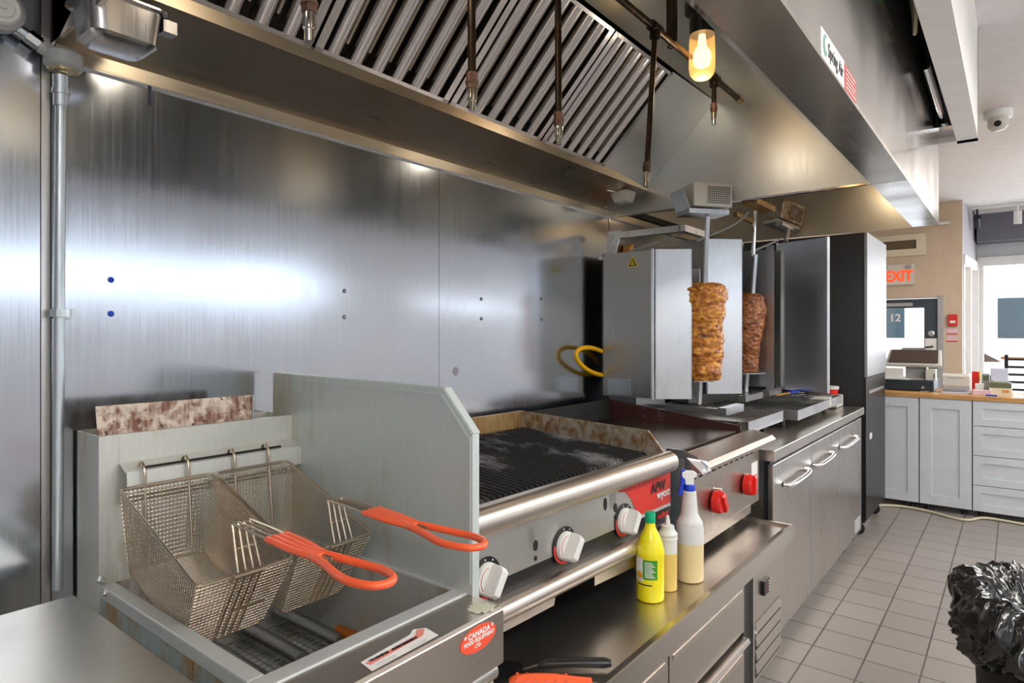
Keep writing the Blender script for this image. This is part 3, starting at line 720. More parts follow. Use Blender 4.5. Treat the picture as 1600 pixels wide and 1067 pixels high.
# ------- wire fry baskets
def make_basket(x0, x1, label, k=0):
    t = thing('fry_basket', ((x0 + x1) / 2, 1.45, 1.077), label, 'fry basket', 'fry baskets hanging in the fryer')
    tilt = math.atan2(.119, .335)
    L = .3555; D = .165; W = x1 - x0
    # local frame: x across, y from back rim towards the front along the rim, z up out of the basket
    R = Matrix.Rotation(PI + 0, 4, 'Z')
    ey = Vector((0, -math.cos(tilt), -math.sin(tilt))); ez = Vector((0, -math.sin(tilt), math.cos(tilt)))
    m = Matrix(((1, 0, 0, 0), (0, ey.y, ez.y, 0), (0, ey.z, ez.z, 0), (0, 0, 0, 1)))
    h = W / 2
    def P(u, v, d):   # u -1..1 across, v 0..1 along, d 0..1 down, with taper
        tx = h * (1 - .18 * d); y0 = .055 * d ** 1.2; y1 = L - .035 * d
        return Vector((u * tx, y0 + (y1 - y0) * v, -D * d))
    fr_ = MB(m)
    rr = []
    for (u, v) in ((-1, 0), (1, 0), (1, 1), (-1, 1)): rr.append(P(u, v, 0))
    def rounded(c, r=.012):
        out = []
        n = len(c)
        for i in range(n):
            a, p, q = c[i - 1], c[i], c[(i + 1) % n]
            d0 = (a - p).normalized() * r; d1 = (q - p).normalized() * r
            for s_ in (0, .35, .65, 1): out.append(p + d0 * (1 - s_) ** 2 + d1 * s_ ** 2)
        return out
    fr_.tube(rounded(rr), .0028, 8, closed=True)
    fr_.tube(rounded([P(-1, 0, 1), P(1, 0, 1), P(1, 1, 1), P(-1, 1, 1)]), .0018, 6, closed=True)
    fr_.build('frame', 'wire', t, True, local=True)
    ms = MB(m); r = .0009
    def wirebar(a, b_): ms.tube([a, b_], r, 4, cap=False)
    pit = .0082
    nw = int(W / pit); nl = int(L / pit); nd = int(D / pit)
    for i in range(1, nl):                       # hoops across: side, bottom, side
        v = i / nl
        for (p, q) in (((-1, v, 0), (-1, v, 1)), ((-1, v, 1), (1, v, 1)), ((1, v, 1), (1, v, 0))): wirebar(P(*p), P(*q))
    for i in range(1, nw):                       # hoops along: back, bottom, front
        u = -1 + 2 * i / nw
        for (p, q) in (((u, 0, 0), (u, 0, 1)), ((u, 0, 1), (u, 1, 1)), ((u, 1, 1), (u, 1, 0))): wirebar(P(*p), P(*q))
    for i in range(1, nd):                       # rings round
        d = i / nd
        c = [P(-1, 0, d), P(1, 0, d), P(1, 1, d), P(-1, 1, d)]
        for a, b_ in zip(c, c[1:] + c[:1]): wirebar(a, b_)
    ms.build('wire_mesh', 'wire', t, local=True)
    hx = .0 + (.012 if k else .0)
    for u in (-.24, .24):
        hk = MB(); bx = u * W
        hk.tube(smoothpath([(bx, -.012, -.15), (bx, .002, -.02), (bx, .004, .025), (bx, .018, .046), (bx, .034, .040), (bx, .036, .016)]), .0032, 8)
        hk.build('hook', 'wire', t, True, local=True)
    hd = MB()
    bf = lambda d: m @ P(0, 1, d)
    for j in range(4):
        x = hx + (-.0225 + .015 * j); xt = hx + (-.018 + .012 * j)
        f0 = bf(1.0); f1 = bf(0.0)
        pts = [(x, f0.y - .003, f0.z), (x, f1.y - .006, f1.z), (xt, f1.y + .022, f1.z + .078), (xt, f1.y + .012, f1.z + .088), (xt, f1.y - .12, f1.z + .083), (xt * .8 + hx * .2, f1.y - .25, f1.z + .078)]
        hd.tube(pts[:2] + smoothpath(pts[1:], 3), .0023, 6)
    f1 = bf(0.)
    hd.tube([(hx - .032, f1.y - .008, f1.z + .002), (hx + .032, f1.y - .008, f1.z + .002)], .0045, 6)
    hd.tube([(hx - .03, f1.y - .004, f1.z - .06), (hx + .03, f1.y - .004, f1.z - .06)], .003, 6)
    hd.tube([(hx - .023, f1.y + .012, f1.z + .045), (hx + .023, f1.y + .012, f1.z + .045)], .0025, 6)
    hd.build('handle_wires', 'wire', t, True, local=True)
    gr = MB()
    y0, y1, y2 = f1.y - .095, f1.y - .225, f1.y - .392
    z = f1.z + .080
    for j in range(4):
        xt = hx + (-.018 + .012 * j); xe = hx + (xt - hx) * .55
        gr.tube([(xt, y0, z + .004), (xt, (y0 + y1) / 2, z + .001), (xe, y1, z - .002)], .0068, 8, flat=.8)
    # teardrop loop
    lp = [(hx - .004, y1 + .05, z - .001), (hx - .010, y1 + .012, z - .002), (hx - .016, y1 - .03, z - .003), (hx - .028, y1 - .085, z - .006), (hx - .030, y2 + .045, z - .006), (hx - .020, y2 + .012, z - .006), (hx, y2, z - .006),
          (hx + .020, y2 + .012, z - .006), (hx + .030, y2 + .045, z - .006), (hx + .028, y1 - .085, z - .006), (hx + .016, y1 - .03, z - .003), (hx + .010, y1 + .012, z - .002), (hx + .004, y1 + .05, z - .001)]
    gr.tube(smoothpath(lp, 4), .0066, 10)
    gr.build('orange_grip', 'orange', t, True, local=True)
    return t
make_basket(.521, .712, 'left wire fry basket with orange handle loop nearest the camera')
make_basket(.722, .905, 'right wire fry basket with its orange handle reaching over the splash shield', 1)

# ================================================================ REFRIGERATED CHEF BASE
cb = thing('chef_base', (1.85, 1.1, 0), 'low stainless refrigerated drawer base under the charbroiler and griddle', 'refrigerated base')
TZ = .64
MB().prism([(.692, TZ - .062), (.692, TZ - .002), (.698, TZ), (.722, TZ - .010), (1.615, TZ - .010), (1.62, TZ), (1.625, TZ), (1.625, TZ - .062)], .985, 2.672, 'x').build('worktop', 'top_steel', cb)
MB().box(2.655, 2.6725, .70, 1.62, TZ - .012, TZ).build('raised_edge', 'top_steel', cb)
MB().box(2.31, 2.655, .735, 1.60, .14, TZ - .062).build('compressor_housing', 'base_steel', cb)
MB().box(.99, 2.31, .80, 1.60, .14, TZ - .062).build('cabinet', 'base_steel', cb)
MB().box(2.225, 2.300, .742, .80, .14, TZ - .062).build('gasket_gap', 'black', cb)
MB().box(2.298, 2.303, .730, .80, .14, TZ - .07).build('edge_strip', 'chrome', cb)
for (z0, z1) in ((.365, .575), (.145, .355)):
    for (x0, x1) in ((1.62, 2.225), (.995, 1.61)):
        dw = MB().box(x0, x1, .738, .80, z0, z1 - .03).prism([(.715, z1 - .022), (.722, z1 - .008), (.80, z1 - .004), (.80, z1 - .05), (.738, z1 - .05)], x0, x1, 'x').build('drawer', 'base_steel', cb, bev=.002)
        MB().box(x0 + .02, x1 - .02, .7352, .739, z1 - .075, z1 - .06).build('drawer_handle', 'roll', dw)
th = MB().box(2.40, 2.462, .722, .736, .435, .487).build('thermostat', 'black', cb)
text('-3', (2.425, .7212, .458), .024, plain('led_red', (.9, .03, .03), .4, emit=(1, .05, .05), es=.5) and 'redlab', th, '-y')
for k in range(4): MB().lathe([(.0028, 0), (.0028, -.003)], (2.450, .722, .444 + k * .011), 6, 'y').build('button', 'white', th)
for k in range(4):
    MB().prism([(.734, .357 - k * .05), (.7335, .353 - k * .05), (.7275, .322 - k * .05), (.734, .320 - k * .05)], 2.335, 2.64, 'x').build('vent_louvre', 'base_steel', cb)
    MB().box(2.335, 2.64, .7335, .7352, .307 - k * .05, .320 - k * .05).build('vent_gap', 'blackmatte', cb)
MB().lathe([(.012, 0), (.006, -.012)], (2.318, .735, .33), 8, 'y').build('lock', 'chrome', cb)
for x in (1.05, 2.6):
    for y in (.85, 1.5):
        MB().lathe([(.04, -.014), (.04, .014)], (x, y, .042), 16, 'x').tube([(x, y, .05), (x, y, .14)], .012).build('caster', 'rubber', cb, True)

# ================================================================ CHARBROILER
cg = thing('charbroiler', (.972, .920, TZ - .01), 'gas charbroiler with black ribbed grate and three white knobs', 'charbroiler', rz=rad(-2.6))
def lz(z): return z - (TZ - .01)
CW = .955
MB().box(.004, CW - .004, .008, .66, lz(.79), lz(.985)).build('body', 'gyro_in', cg, local=True)
MB().box(CW - .004, CW, .0, .66, lz(.76), lz(1.0)).build('side_panel', 'zinc', cg, local=True)
MB().box(0, .004, .0, .66, lz(.76), lz(1.0)).build('side_panel', 'zinc', cg, local=True)
cp = MB().box(.0, CW, .0, .008, lz(.843), lz(.972)).build('control_panel', 'panel', cg, local=True)
MB().box(.0, CW, .004, .012, lz(.795), lz(.843)).build('lower_strip', 'black', cg, local=True)
# bull nosed front rail
pr = [(.012, lz(1.022))] + [(-.018 + .034 * math.cos(rad(a)) * .95, lz(.994) + .033 * math.sin(rad(a))) for a in range(75, 286, 15)] + [(.0, lz(.962)), (.012, lz(.962))]
MB().prism(pr, -.004, .915, 'x').build('front_rail', 'roll', cg, True, local=True)
# drip tray with rounded lip
pr = [(.02, lz(.80))] + [(-.012 + .024 * math.cos(rad(a)), lz(.776) + .024 * math.sin(rad(a))) for a in range(90, 271, 20)] + [(.02, lz(.752))]
MB().prism(pr, .03, .80, 'x').build('drip_tray', 'roll', cg, True, local=True)
MB().quadsheet([(.05, -.010, lz(.753)), (.33, -.010, lz(.753)), (.32, -.012, lz(.728)), (.06, -.012, lz(.728))], .003).build('tray_lip', 'roll', cg, local=True)
MB().quadsheet([(.50, -.012, lz(.753)), (.80, -.010, lz(.753)), (.80, -.012, lz(.712)), (.50, -.012, lz(.722))], .003).build('tray_lip', 'roll', cg, local=True)
for x in (.06, CW - .06):
    for y in (.08, .60): MB().lathe([(.022, 0), (.022, .02), (.014, .03), (.014, lz(.80))], (x, y, 0), 12).build('leg', 'zinc', cg, True, local=True)
# grates in sections of cast bars running front to back
gx0, gx1 = .03, .885
ns = 6; gw = (gx1 - gx0) / ns
for i in range(ns):
    b = MB(); nb = 7; p = gw / nb
    def zz(y): return lz(1.020) + (y - .045) / .52 * .032
    for j in range(nb):
        cx = gx0 + gw * i + p * (j + .5)
        y0, y1 = .045, .565
        hh = p * .27
        b.add([(cx - hh, y0, zz(y0) - .020), (cx + hh, y0, zz(y0) - .020), (cx + hh * .55, y0, zz(y0) - .003), (cx, y0, zz(y0)), (cx - hh * .55, y0, zz(y0) - .003),
               (cx - hh, y1, zz(y1) - .020), (cx + hh, y1, zz(y1) - .020), (cx + hh * .55, y1, zz(y1) - .003), (cx, y1, zz(y1)), (cx - hh * .55, y1, zz(y1) - .003)],
              [(0, 1, 2, 3, 4), (9, 8, 7, 6, 5), (0, 5, 6, 1), (1, 6, 7, 2), (2, 7, 8, 3), (3, 8, 9, 4), (4, 9, 5, 0)])
        b.lathe([(hh * 1.15, 0), (hh * .9, -.006)], (cx, y0, zz(y0) - .010), 8, 'y')
    for y in (.06, .22, .39, .55): b.box(gx0 + gw * i + .002, gx0 + gw * (i + 1) - .002, y - .004, y + .004, zz(y) - .024, zz(y) - .010)
    b.build('grate', 'iron', cg, local=True)
MB().prism([(.012, lz(1.018)), (.04, lz(.992)), (.58, lz(1.0)), (.58, lz(.986)), (.012, lz(.986))], .02, .89, 'x').build('grate_bed', 'blackmatte', cg, local=True)
# splash guards
gpf = [(-.030, lz(1.003)), (.045, lz(1.088)), (.590, lz(1.108)), (.590, lz(.985)), (-.03, lz(.985))]
MB().prism(gpf, .893, .899, 'x').quadsheet([(.86, -.028, lz(1.008)), (.893, -.028, lz(1.008)), (.893, .12, lz(1.008)), (.878, .12, lz(1.008))], .003).build('splash_guard', 'guard', cg, local=True)
MB().box(.0, .893, .578, .590, lz(.99), lz(1.108)).build('splash_back', 'guard_back', cg, local=True)
MB().box(.0, .006, .02, .59, lz(.985), lz(1.10)).build('splash_guard', 'guard', cg, local=True)
# knobs with dials
def knob(par, x, z, rot, kc='knob'):
    dl = MB().lathe([(.048, -.0005), (.048, -.003)], (x, -.0, z), 36, 'y').build('dial', 'black', par, local=True)
    # red half ring
    b = MB()
    for a in range(170, 288, 6):
        b.add([(x + q * math.cos(rad(g_)), -.0034, z + q * math.sin(rad(g_))) for (q, g_) in ((.0385, a), (.046, a), (.046, a + 6), (.0385, a + 6))], [(0, 1, 2, 3)])
    b.build('dial_scale', 'redlab', dl, local=True)
    b = MB()
    for a in (95, 60, 20, -20): b.lathe([(.002, 0), (.002, -.001)], (x + .042 * math.cos(rad(a)), -.003, z + .042 * math.sin(rad(a))), 6, 'y')
    b.build('dial_mark', 'white', dl, local=True)
    k = MB(); k.lathe([(.036, -.003), (.036, -.012), (.034, -.015), (.010, -.016)], (x, 0, z), 32, 'y')
    base = k.build('knob', kc, par, True, local=True)
    g = MB(Matrix.Translation((x, 0, z)) @ Matrix.Rotation(rad(rot), 4, 'Y'))
    g.prism([(-.035, -.014), (-.0335, -.040), (-.027, -.050), (.027, -.050), (.0335, -.040), (.035, -.014)], -.011, .011, 'z')
    g.build('knob_grip', kc, base, local=True, bev=.003)
    b = MB(); b.tube([(x + .0290 * math.cos(rad(a)), -.0162, z + .0290 * math.sin(rad(a))) for a in range(100, 330, 12)], .0008, 4)
    b.build('knob_ring', 'redlab', base, local=True)
for (x, rr) in ((.085, -58), (.376, -55), (.665, -58)): knob(cg, x, lz(.860), rr)
# red badge on the panel
bg = MB().prism([(.735, lz(.853)), (.955, lz(.853)), (.955, lz(.962)), (.64, lz(.962)), (.64, lz(.945)), (.675, lz(.94)), (.71, lz(.91)), (.735, lz(.875))], -.0015, 0, 'y').build('brand_badge', 'redlab', cg, local=True)
MB().box(.73, .955, -.0018, -.0002, lz(.843), lz(.853)).build('badge_border', 'grey_label', bg, local=True)
t1 = text('APW', (.865, -.003, lz(.918)), .042, 'black', None, '-y', bold=.0012); t1.parent = bg; t1.location = (.872, -.003, lz(.918))
t2 = text('wyott', (.9, -.003, lz(.892)), .036, 'white', None, '-y', bold=.0006); t2.parent = bg; t2.location = (.905, -.0034, lz(.893))
t3 = text('Vulcan' if False else 'radiant', (.9, -.003, lz(.83)), .026, 'redlab', None, '-y', bold=.0006); t3.parent = bg; t3.location = (.90, -.0034, lz(.826))
MB().box(.83, .955, -.0015, .004, lz(.80), lz(.840)).build('lower_badge', 'black', bg, local=True)
MB().prism([(.0, lz(.925)), (.045, lz(.945)), (.045, lz(.962)), (.0, lz(.962))], -.0015, 0, 'y').prism([(.0, lz(.90)), (.012, lz(.915)), (.012, lz(.93)), (0, lz(.93))], -.0014, 0, 'y').build('red_corner_badge', 'redlab', cg, local=True)
for (x, z, rx, rz_) in ((.262, .888, .008, .013), (.262, .857, .005, .006), (.570, .925, .008, .017), (.622, .905, .0085, .0125), (.620, .878, .0045, .0055)):
    MB().lathe([(1, -.0005), (1, -.0015)], (x, 0, lz(z)), 16, 'y', sx=rx, sy=rz_).build('sight_hole', 'blackmatte', cg, local=True)

m, t, bs = nt('scorch_mark')
tc = t.nodes.new('ShaderNodeTexCoord'); mp = t.nodes.new('ShaderNodeMapping'); mp.inputs['Location'].default_value = (-1, -1, -1); mp.inputs['Scale'].default_value = (2, 2, 2)
gr_ = t.nodes.new('ShaderNodeTexGradient'); gr_.gradient_type = 'SPHERICAL'
t.links.new(tc.outputs['Generated'], mp.inputs[0]); t.links.new(mp.outputs[0], gr_.inputs[0])
ml = t.nodes.new('ShaderNodeMath'); ml.operation = 'MULTIPLY'
t.links.new(gr_.outputs['Fac'], ml.inputs[0]); t.links.new(noise_tex(t, mapping(t, (1, 1, .4)), 60, 4, .7), ml.inputs[1])
t.links.new(ramp(t, ml.outputs[0], .05, .5), bs.inputs['Alpha'])
bs.inputs['Base Color'].default_value = (.10, .055, .02, 1); bs.inputs['Roughness'].default_value = .6
M['scorch'] = m
for (x, z) in ((.262, .895), (.620, .912), (.23, .935), (.60, .945)):
    MB().box(x - .028, x + .028, -.0006, -.0002, lz(z) - .04, lz(z) + .04).build('scorch_mark', 'scorch', cp, local=True)

# ================================================================ GRIDDLE
gd = thing('griddle', (2.36, 1.2, TZ - .01), 'gas griddle with dark plate and two red knobs', 'griddle')
GX0, GX1 = 1.985, 2.752
MB().box(GX0 + .004, GX1 - .004, .86, 1.56, .70, .968).build('body', 'gyro_in', gd)
MB().box(GX1 - .004, GX1, .855, 1.58, .70, .985).build('side_panel', 'zinc', gd)
MB().box(GX0, GX0 + .004, .855, 1.58, .70, .985).build('side_panel', 'zinc', gd)
gpn = MB().box(GX0, GX1, .852, .86, .695, .925).build('control_panel', 'griddle_panel', gd)
b = MB()
for k in range(11): b.box(GX0 + .06 + k * .06, GX0 + .09 + k * .06, .8505, .853, .905, .911)
b.build('panel_slot', 'blackmatte', gd)
MB().prism([(.925, .975), (.885, .988), (.805, .972), (.790, .957), (.798, .940), (.812, .938), (.855, .925), (.925, .925)], GX0 + .05, GX1 + .03, 'x').build('front_rail', 'roll', gd, bev=.003)
MB().prism([(.93, 1.01), (.87, 1.01), (.82, .992), (.785, .965), (.788, .942), (.81, .940), (.86, .958), (.93, .97)], GX0 + .028, GX0 + .034, 'x').quadsheet([(GX0 - .02, .785, .948), (GX0 + .05, .785, .948), (GX0 + .05, .80, .978), (GX0 - .02, .84, .995)], .003).build('rail_end', 'gyro', gd)
MB().box(GX0 + .01, GX1 - .012, .935, 1.555, .965, .985).build('griddle_plate', 'plate', gd)
MB().prism([(.925, .97), (.925, 1.003), (1.572, 1.077), (1.572, .97)], GX1 - .014, GX1 - .004, 'x').build('splash_guard', 'gr_guard', gd)
MB().prism([(.925, .97), (.925, 1.003), (1.572, 1.077), (1.572, .97)], GX0 + .004, GX0 + .012, 'x').build('splash_guard', 'gr_guard', gd)
MB().box(GX0 + .004, GX1 - .004, 1.562, 1.572, .97, 1.077).build('splash_back', 'blackmatte', gd)
MB().box(GX0 + .04, GX1 - .03, .905, .935, .955, .968).build('grease_trough', 'gyro_in', gd)
MB().box(GX0 + .15, GX1 - .11, .85, .93, .665, .70).build('burner_box', 'griddle_panel', gd)
for x in (GX0 + .06, GX1 - .16):
    for y in (.93, 1.5): MB().lathe([(.024, TZ - .01), (.024, TZ + .02), (.014, TZ + .03), (.014, .70)], (x, y, 0), 12).build('leg', 'offwhite', gd, True)
def red_knob(x, z, rot):
    k = MB().lathe([(.018, .852), (.040, .846), (.041, .825), (.036, .815), (.012, .813)], (x, 0, z), 28, 'y').build('knob', 'red', gd, True)
    g = MB(Matrix.Translation((x, .83, z)) @ Matrix.Rotation(rad(rot), 4, 'Y'))
    g.prism([(-.040, .012), (-.038, -.020), (-.03, -.028), (.03, -.028), (.038, -.020), (.040, .012)], -.011, .011, 'z').translate if False else None
    g.prism([(-.040, .012), (-.038, -.020), (-.03, -.028), (.03, -.028), (.038, -.020), (.040, .012)], -.011, .011, 'z')
    o = g.build('knob_grip', 'red', k, bev=.003)
    return k
red_knob(2.235, .797, 60); k2 = red_knob(2.565, .797, -85)
MB().lathe([(.006, .852), (.006, .835)], (2.27, 0, .835), 8, 'y').lathe([(.006, .852), (.006, .835)], (2.60, 0, .83), 8, 'y').build('pilot_stub', 'chrome', gd)
sl = MB().box(2.655, 2.73, .8505, .852, .755, .865).build('spec_label', 'white', gd)
for k in range(6): MB().box(2.662, 2.724, .8495, .8506, .762 + k * .009, .767 + k * .009).build('text_line', 'redlab', sl)
MB().tube(smoothpath([(2.61, .90, TZ + .03), (2.63, .93, .67), (2.64, 1.2, .66)]), .009).build('gas_hose', 'offwhite', gd, True)

# ================================================================ BOTTLES AND TOOLS ON THE CHEF BASE
def bottle_at(o, x, y): o.location = (x, y, TZ - .010)
lb = thing('lemon_juice_bottle', (0, 0, 0), 'yellow plastic lemon juice bottle with green cap', 'bottle')
MB().lathe([(.030, .0), (.035, .004), (.036, .012), (.0355, .03), (.036, .05), (.0355, .13), (.0365, .135), (.0365, .142), (.0355, .147), (.033, .162), (.024, .190), (.0145, .21), (.0125, .222), (.0125, .232)], n=32).build('bottle_body', 'yellow', lb, True)
MB().lathe([(.0135, .226), (.0135, .252), (.0125, .256), (.006, .257)], n=24).build('cap', 'green_cap', lb, True)
def curved(b, r, a0, a1, z0, z1, n=10):
    vs = []
    for i in range(n + 1):
        a = rad(a0 + (a1 - a0) * i / n)
        for z in (z0, z1): vs.append((r * math.cos(a), r * math.sin(a), z))
    return b.add(vs, [(2 * i, 2 * i + 2, 2 * i + 3, 2 * i + 1) for i in range(n)])
curved(MB(), .0364, 135, 180, .062, .128).build('picture_label', 'white', lb, local=True)
curved(MB(), .0367, 176, 236, .070, .126).build('green_label', 'green', lb, local=True)
b = MB()
for k in range(9):
    curved(b, .0371, 184, 226 - 6 * (k % 3), .076 + k * .0052, .0785 + k * .0052, 6)
b.build('label_text', 'white', lb, local=True)
b = MB(); b = MB(Matrix.Rotation(rad(160 - 270), 4, 'Z')); b.lathe([(.010, -.0366), (.008, -.0372)], (0, 0, .080), 12, 'y').build('lemon_picture', plain('lemon_orange', (.85, .42, .02), .5), lb, local=True)
curved(MB(), .0366, 150, 215, .052, .0555).build('date_code', 'navy', lb, local=True)
bottle_at(lb, 1.690, .831); lb.scale = (1.12, 1.12, .985)
sb = thing('squeeze_bottle', (0, 0, 0), 'clear squeeze bottle of oil between the yellow bottle and spray bottle', 'bottle')
MB().lathe([(.024, 0), (.0275, .003), (.028, .01), (.028, .112)], n=28, cap=True).build('oil', 'oil', sb, True)
MB().lathe([(.0283, .112), (.0283, .146), (.0275, .150), (.0265, .152), (.0265, .16)], n=28).build('bottle_body', 'milky', sb, True)
MB().lathe([(.0295, .152), (.0295, .158), (.028, .160), (.0295, .163), (.0295, .169), (.026, .173), (.020, .182), (.0195, .192), (.008, .196), (.005, .218), (.003, .222)], n=28).build('nozzle_cap', 'milky', sb, True)
bottle_at(sb, 1.788, .822)
sp = thing('spray_bottle', (0, 0, 0), 'white spray bottle with blue trigger, half full', 'bottle')
MB().lathe([(.036, 0), (.042, .004), (.043, .012), (.043, .120)], n=32).build('liquid', 'oil_pale', sp, True)
MB().lathe([(.0432, .120), (.0432, .160), (.041, .172), (.0405, .176), (.041, .180), (.034, .192), (.027, .206), (.0245, .222), (.0225, .245), (.0215, .258), (.021, .262), (.021, .275), (.016, .279)], n=32).build('bottle_body', 'milky', sp, True)
MB().lathe([(.0165, .278), (.0170, .280), (.0170, .296), (.0155, .298)], n=24).build('collar', 'blue', sp, True)
b = MB(); b.prism([(-.014, .296), (.012, .296), (.013, .318), (.021, .322), (.022, .334), (.012, .340), (-.016, .341), (-.026, .338), (-.026, .322), (-.016, .314)], -.0085, .0085, 'y'); b.build('spray_head', 'white', sp, bev=.003, local=True)
MB().prism([(-.026, .345), (-.014, .345), (-.016, .31), (-.024, .268), (-.034, .262), (-.036, .268), (-.029, .30)], -.0075, .0075, 'y').build('trigger', 'blue', sp, bev=.002, local=True)
bottle_at(sp, 1.900, .800); sp.rotation_euler = (0, 0, rad(-52))

kn = thing('griddle_turner', (1.2, .83, TZ - .01), 'black handled griddle turner with a dark flat blade', 'turner')
z = TZ - .009
MB().add([(1.05, .93, z), (1.135, .985, z), (1.165, .90, z + .003), (1.135, .86, z + .004), (1.07, .86, z)] + [(1.05, .93, z + .002), (1.135, .985, z + .002), (1.165, .90, z + .005), (1.135, .86, z + .006), (1.07, .86, z + .002)],
         [(0, 1, 2, 3, 4), (9, 8, 7, 6, 5), (0, 5, 6, 1), (1, 6, 7, 2), (2, 7, 8, 3), (3, 8, 9, 4), (4, 9, 5, 0)]).build('blade', 'gyro_in', kn)
MB().tube([(1.145, .878, z + .006), (1.165, .845, z + .020)], .005, 8, flat=.5).build('neck', 'steel', kn, True)
MB().tube([(1.160, .848, z + .019), (1.172, .835, z + .022), (1.22, .785, z + .020), (1.262, .735, z + .018), (1.272, .724, z + .017)], [.010, .0145, .013, .0145, .010], 12, flat=.75).build('handle', 'black', kn, True)
tg = thing('orange_gripped_tool', (1.09, .78, TZ - .01), 'tool with a ridged orange red plastic grip, at the bottom edge beside the black turner', 'tool')
b = MB(); pts = [(1.070, .852, z + .014), (1.078, .842, z + .020), (1.101, .815, z + .022), (1.128, .786, z + .020), (1.153, .752, z + .016), (1.178, .717, z + .013)]
b.tube(smoothpath(pts, 4), .0155, 10, flat=.7)
for k in range(6):
    c = Vector(pts[1]).lerp(Vector(pts[4]), k / 5.5); b.tube([c + Vector((-.012, -.008, .006)), c + Vector((.012, .010, .006))], .004, 6)
b.build('grip', 'orange', tg, True)
MB().tube([(1.065, .856, z + .012), (1.03, .90, z + .006)], .004, 8).build('shank', 'steel', tg, True)

# ================================================================ THREE DOOR WORKTOP COOLER
ck = thing('worktop_cooler', (3.83, 1.2, 0), 'three door stainless worktop refrigerator on casters', 'refrigerator')
KX0, KX1 = 2.806, 4.857
MB().box(KX0, KX1, .805, 1.63, .852, .900).build('worktop', 'top_steel', ck, bev=.003)
MB().box(KX0 + .04, KX1 - .02, .862, 1.60, .10, .845).build('cabinet', 'door_steel', ck)
MB().box(KX0 + .06, KX1 - .03, .84, .862, .10, .845).build('gasket', 'navy', ck)
xs = [2.836, 3.498, 4.157, 4.822]
for i in range(3):
    dd = MB().box(xs[i] + .003, xs[i + 1] - .003, .818, .842, .075, .832).build('door', 'door_steel', ck, bev=.003)
    MB().box(xs[i + 1] - .010, xs[i + 1] - .004, .8165, .8185, .078, .83).build('edge_trim', 'alu', dd)
    hx0, hx1, hz = ((2.985, 3.37, .722), (3.51, 3.90, .725), (4.14, 4.59, .727))[i]
    MB().tube(smoothpath([(hx0, .818, hz), (hx0 + .02, .792, hz - .004), (hx0 + .1, .784, hz - .004), (hx1 - .1, .782, hz), (hx1 - .02, .792, hz + .004), (hx1, .818, hz + .004)], 4), .013, 10, flat=1.0).build('door_handle', 'chrome', dd, True)
MB().box(4.60, 4.78, .8155, .818, .10, .18).build('badge', 'grey_label', ck)
for x in (2.95, 4.45, 4.75):
    for y in (.88, 1.5):
        MB().lathe([(.035, -.013), (.035, .013)], (x, y, .036), 18, 'x').tube([(x, y, .045), (x, y, .10)], .013).build('caster', 'rubber', ck, True)
b = MB(); b.box(4.55, 4.83, .93, 1.02, .9005, .902).box(4.55, 4.83, 1.05, 1.14, .9005, .902); b.build('rail_opening', 'blackmatte', ck)

# ================================================================ GYRO BROILERS
def wing(b, p0, p1, z0, z1, th=.006, lip=.018):
    """upright folded sheet between two plan points with returned edges"""
    a, c = Vector((*p0, 0)), Vector((*p1, 0)); d = (c - a).normalized(); n = Vector((-d.y, d.x, 0))
    def bx(s0, s1, q0, q1, za, zb):
        vs = []
        for s_ in (s0, s1):
            for q in (q0, q1):
                for z in (za, zb): p = a + d * s_ + n * q; vs.append((p.x, p.y, z))
        b.add(vs, [(0, 1, 3, 2), (4, 6, 7, 5), (0, 4, 5, 1), (2, 3, 7, 6), (0, 2, 6, 4), (1, 5, 7, 3)])
    L = (c - a).length
    bx(0, L, 0, th, z0, z1); bx(L - .004, L, 0, lip, z0, z1); bx(0, .004, 0, lip, z0, z1)
    return b
# --- small broiler
ga = thing('gyro_broiler', (2.95, 1.4, 1.0), 'single vertical gyro broiler with hazard triangle on its side panel', 'gyro broiler', 'vertical gyro broilers')
za, zb_ = 1.096, 1.790
bd_ = MB().box(2.722, 2.728, 1.33, 1.595, za, zb_).box(2.722, 3.10, 1.59, 1.596, za, zb_).build('side_panel', 'gyro_side', ga)
MB().tube([(2.722, 1.327, za - .005), (2.722, 1.327, zb_ + .005)], .0075, 8).build('hinge_post', 'alu', ga, True)
MB().box(2.735, 3.09, 1.40, 1.42, za, zb_ - .06).build('burner_back', 'gyro_in', ga)
MB().box(2.70, 2.735, 1.585, 1.60, zb_ - .03, zb_ - .015).build('rear_bracket', 'gyro', ga)
b = wing(MB(), (2.732, 1.318), (2.836, 1.182), za - .002, zb_ + .004); b.build('wing_door', 'gyro', ga)
b = MB(); wing(b, (3.09, 1.40), (3.12, 1.26), za, zb_ - .06); b.build('wing_door', 'gyro', ga)
tri = MB().prism([(1.458, 1.718), (1.398, 1.718), (1.428, 1.770)], 2.7195, 2.722, 'x').build('hazard_triangle', plain('hazard_yellow', (.85, .62, .02), .4), ga)
MB().prism([(1.450, 1.722), (1.406, 1.722), (1.428, 1.760)], 2.7188, 2.7196, 'x').prism([(1.444, 1.726), (1.412, 1.726), (1.428, 1.754)], 2.7182, 2.7190, 'x').build('triangle_border', 'black', tri)
MB().prism([(1.442, 1.7268), (1.414, 1.7268), (1.428, 1.7525)], 2.7178, 2.7184, 'x').build('triangle_field', bpy.data.materials['hazard_yellow'], tri)
b = MB(); [b.tube([(2.7172, 1.434 - k * .006, 1.730), (2.7172, 1.432 - k * .006, 1.736), (2.7172, 1.434 - k * .006, 1.742)], .0008, 4) for k in range(3)]; b.build('heat_symbol', 'black', tri)
MB().box(2.7195, 2.722, 1.44, 1.565, za + .008, za + .085).build('bare_metal_patch', 'zinc', ga)
tr = MB(); tx0, tx1, ty0, ty1 = 2.815, 3.345, .918, 1.58
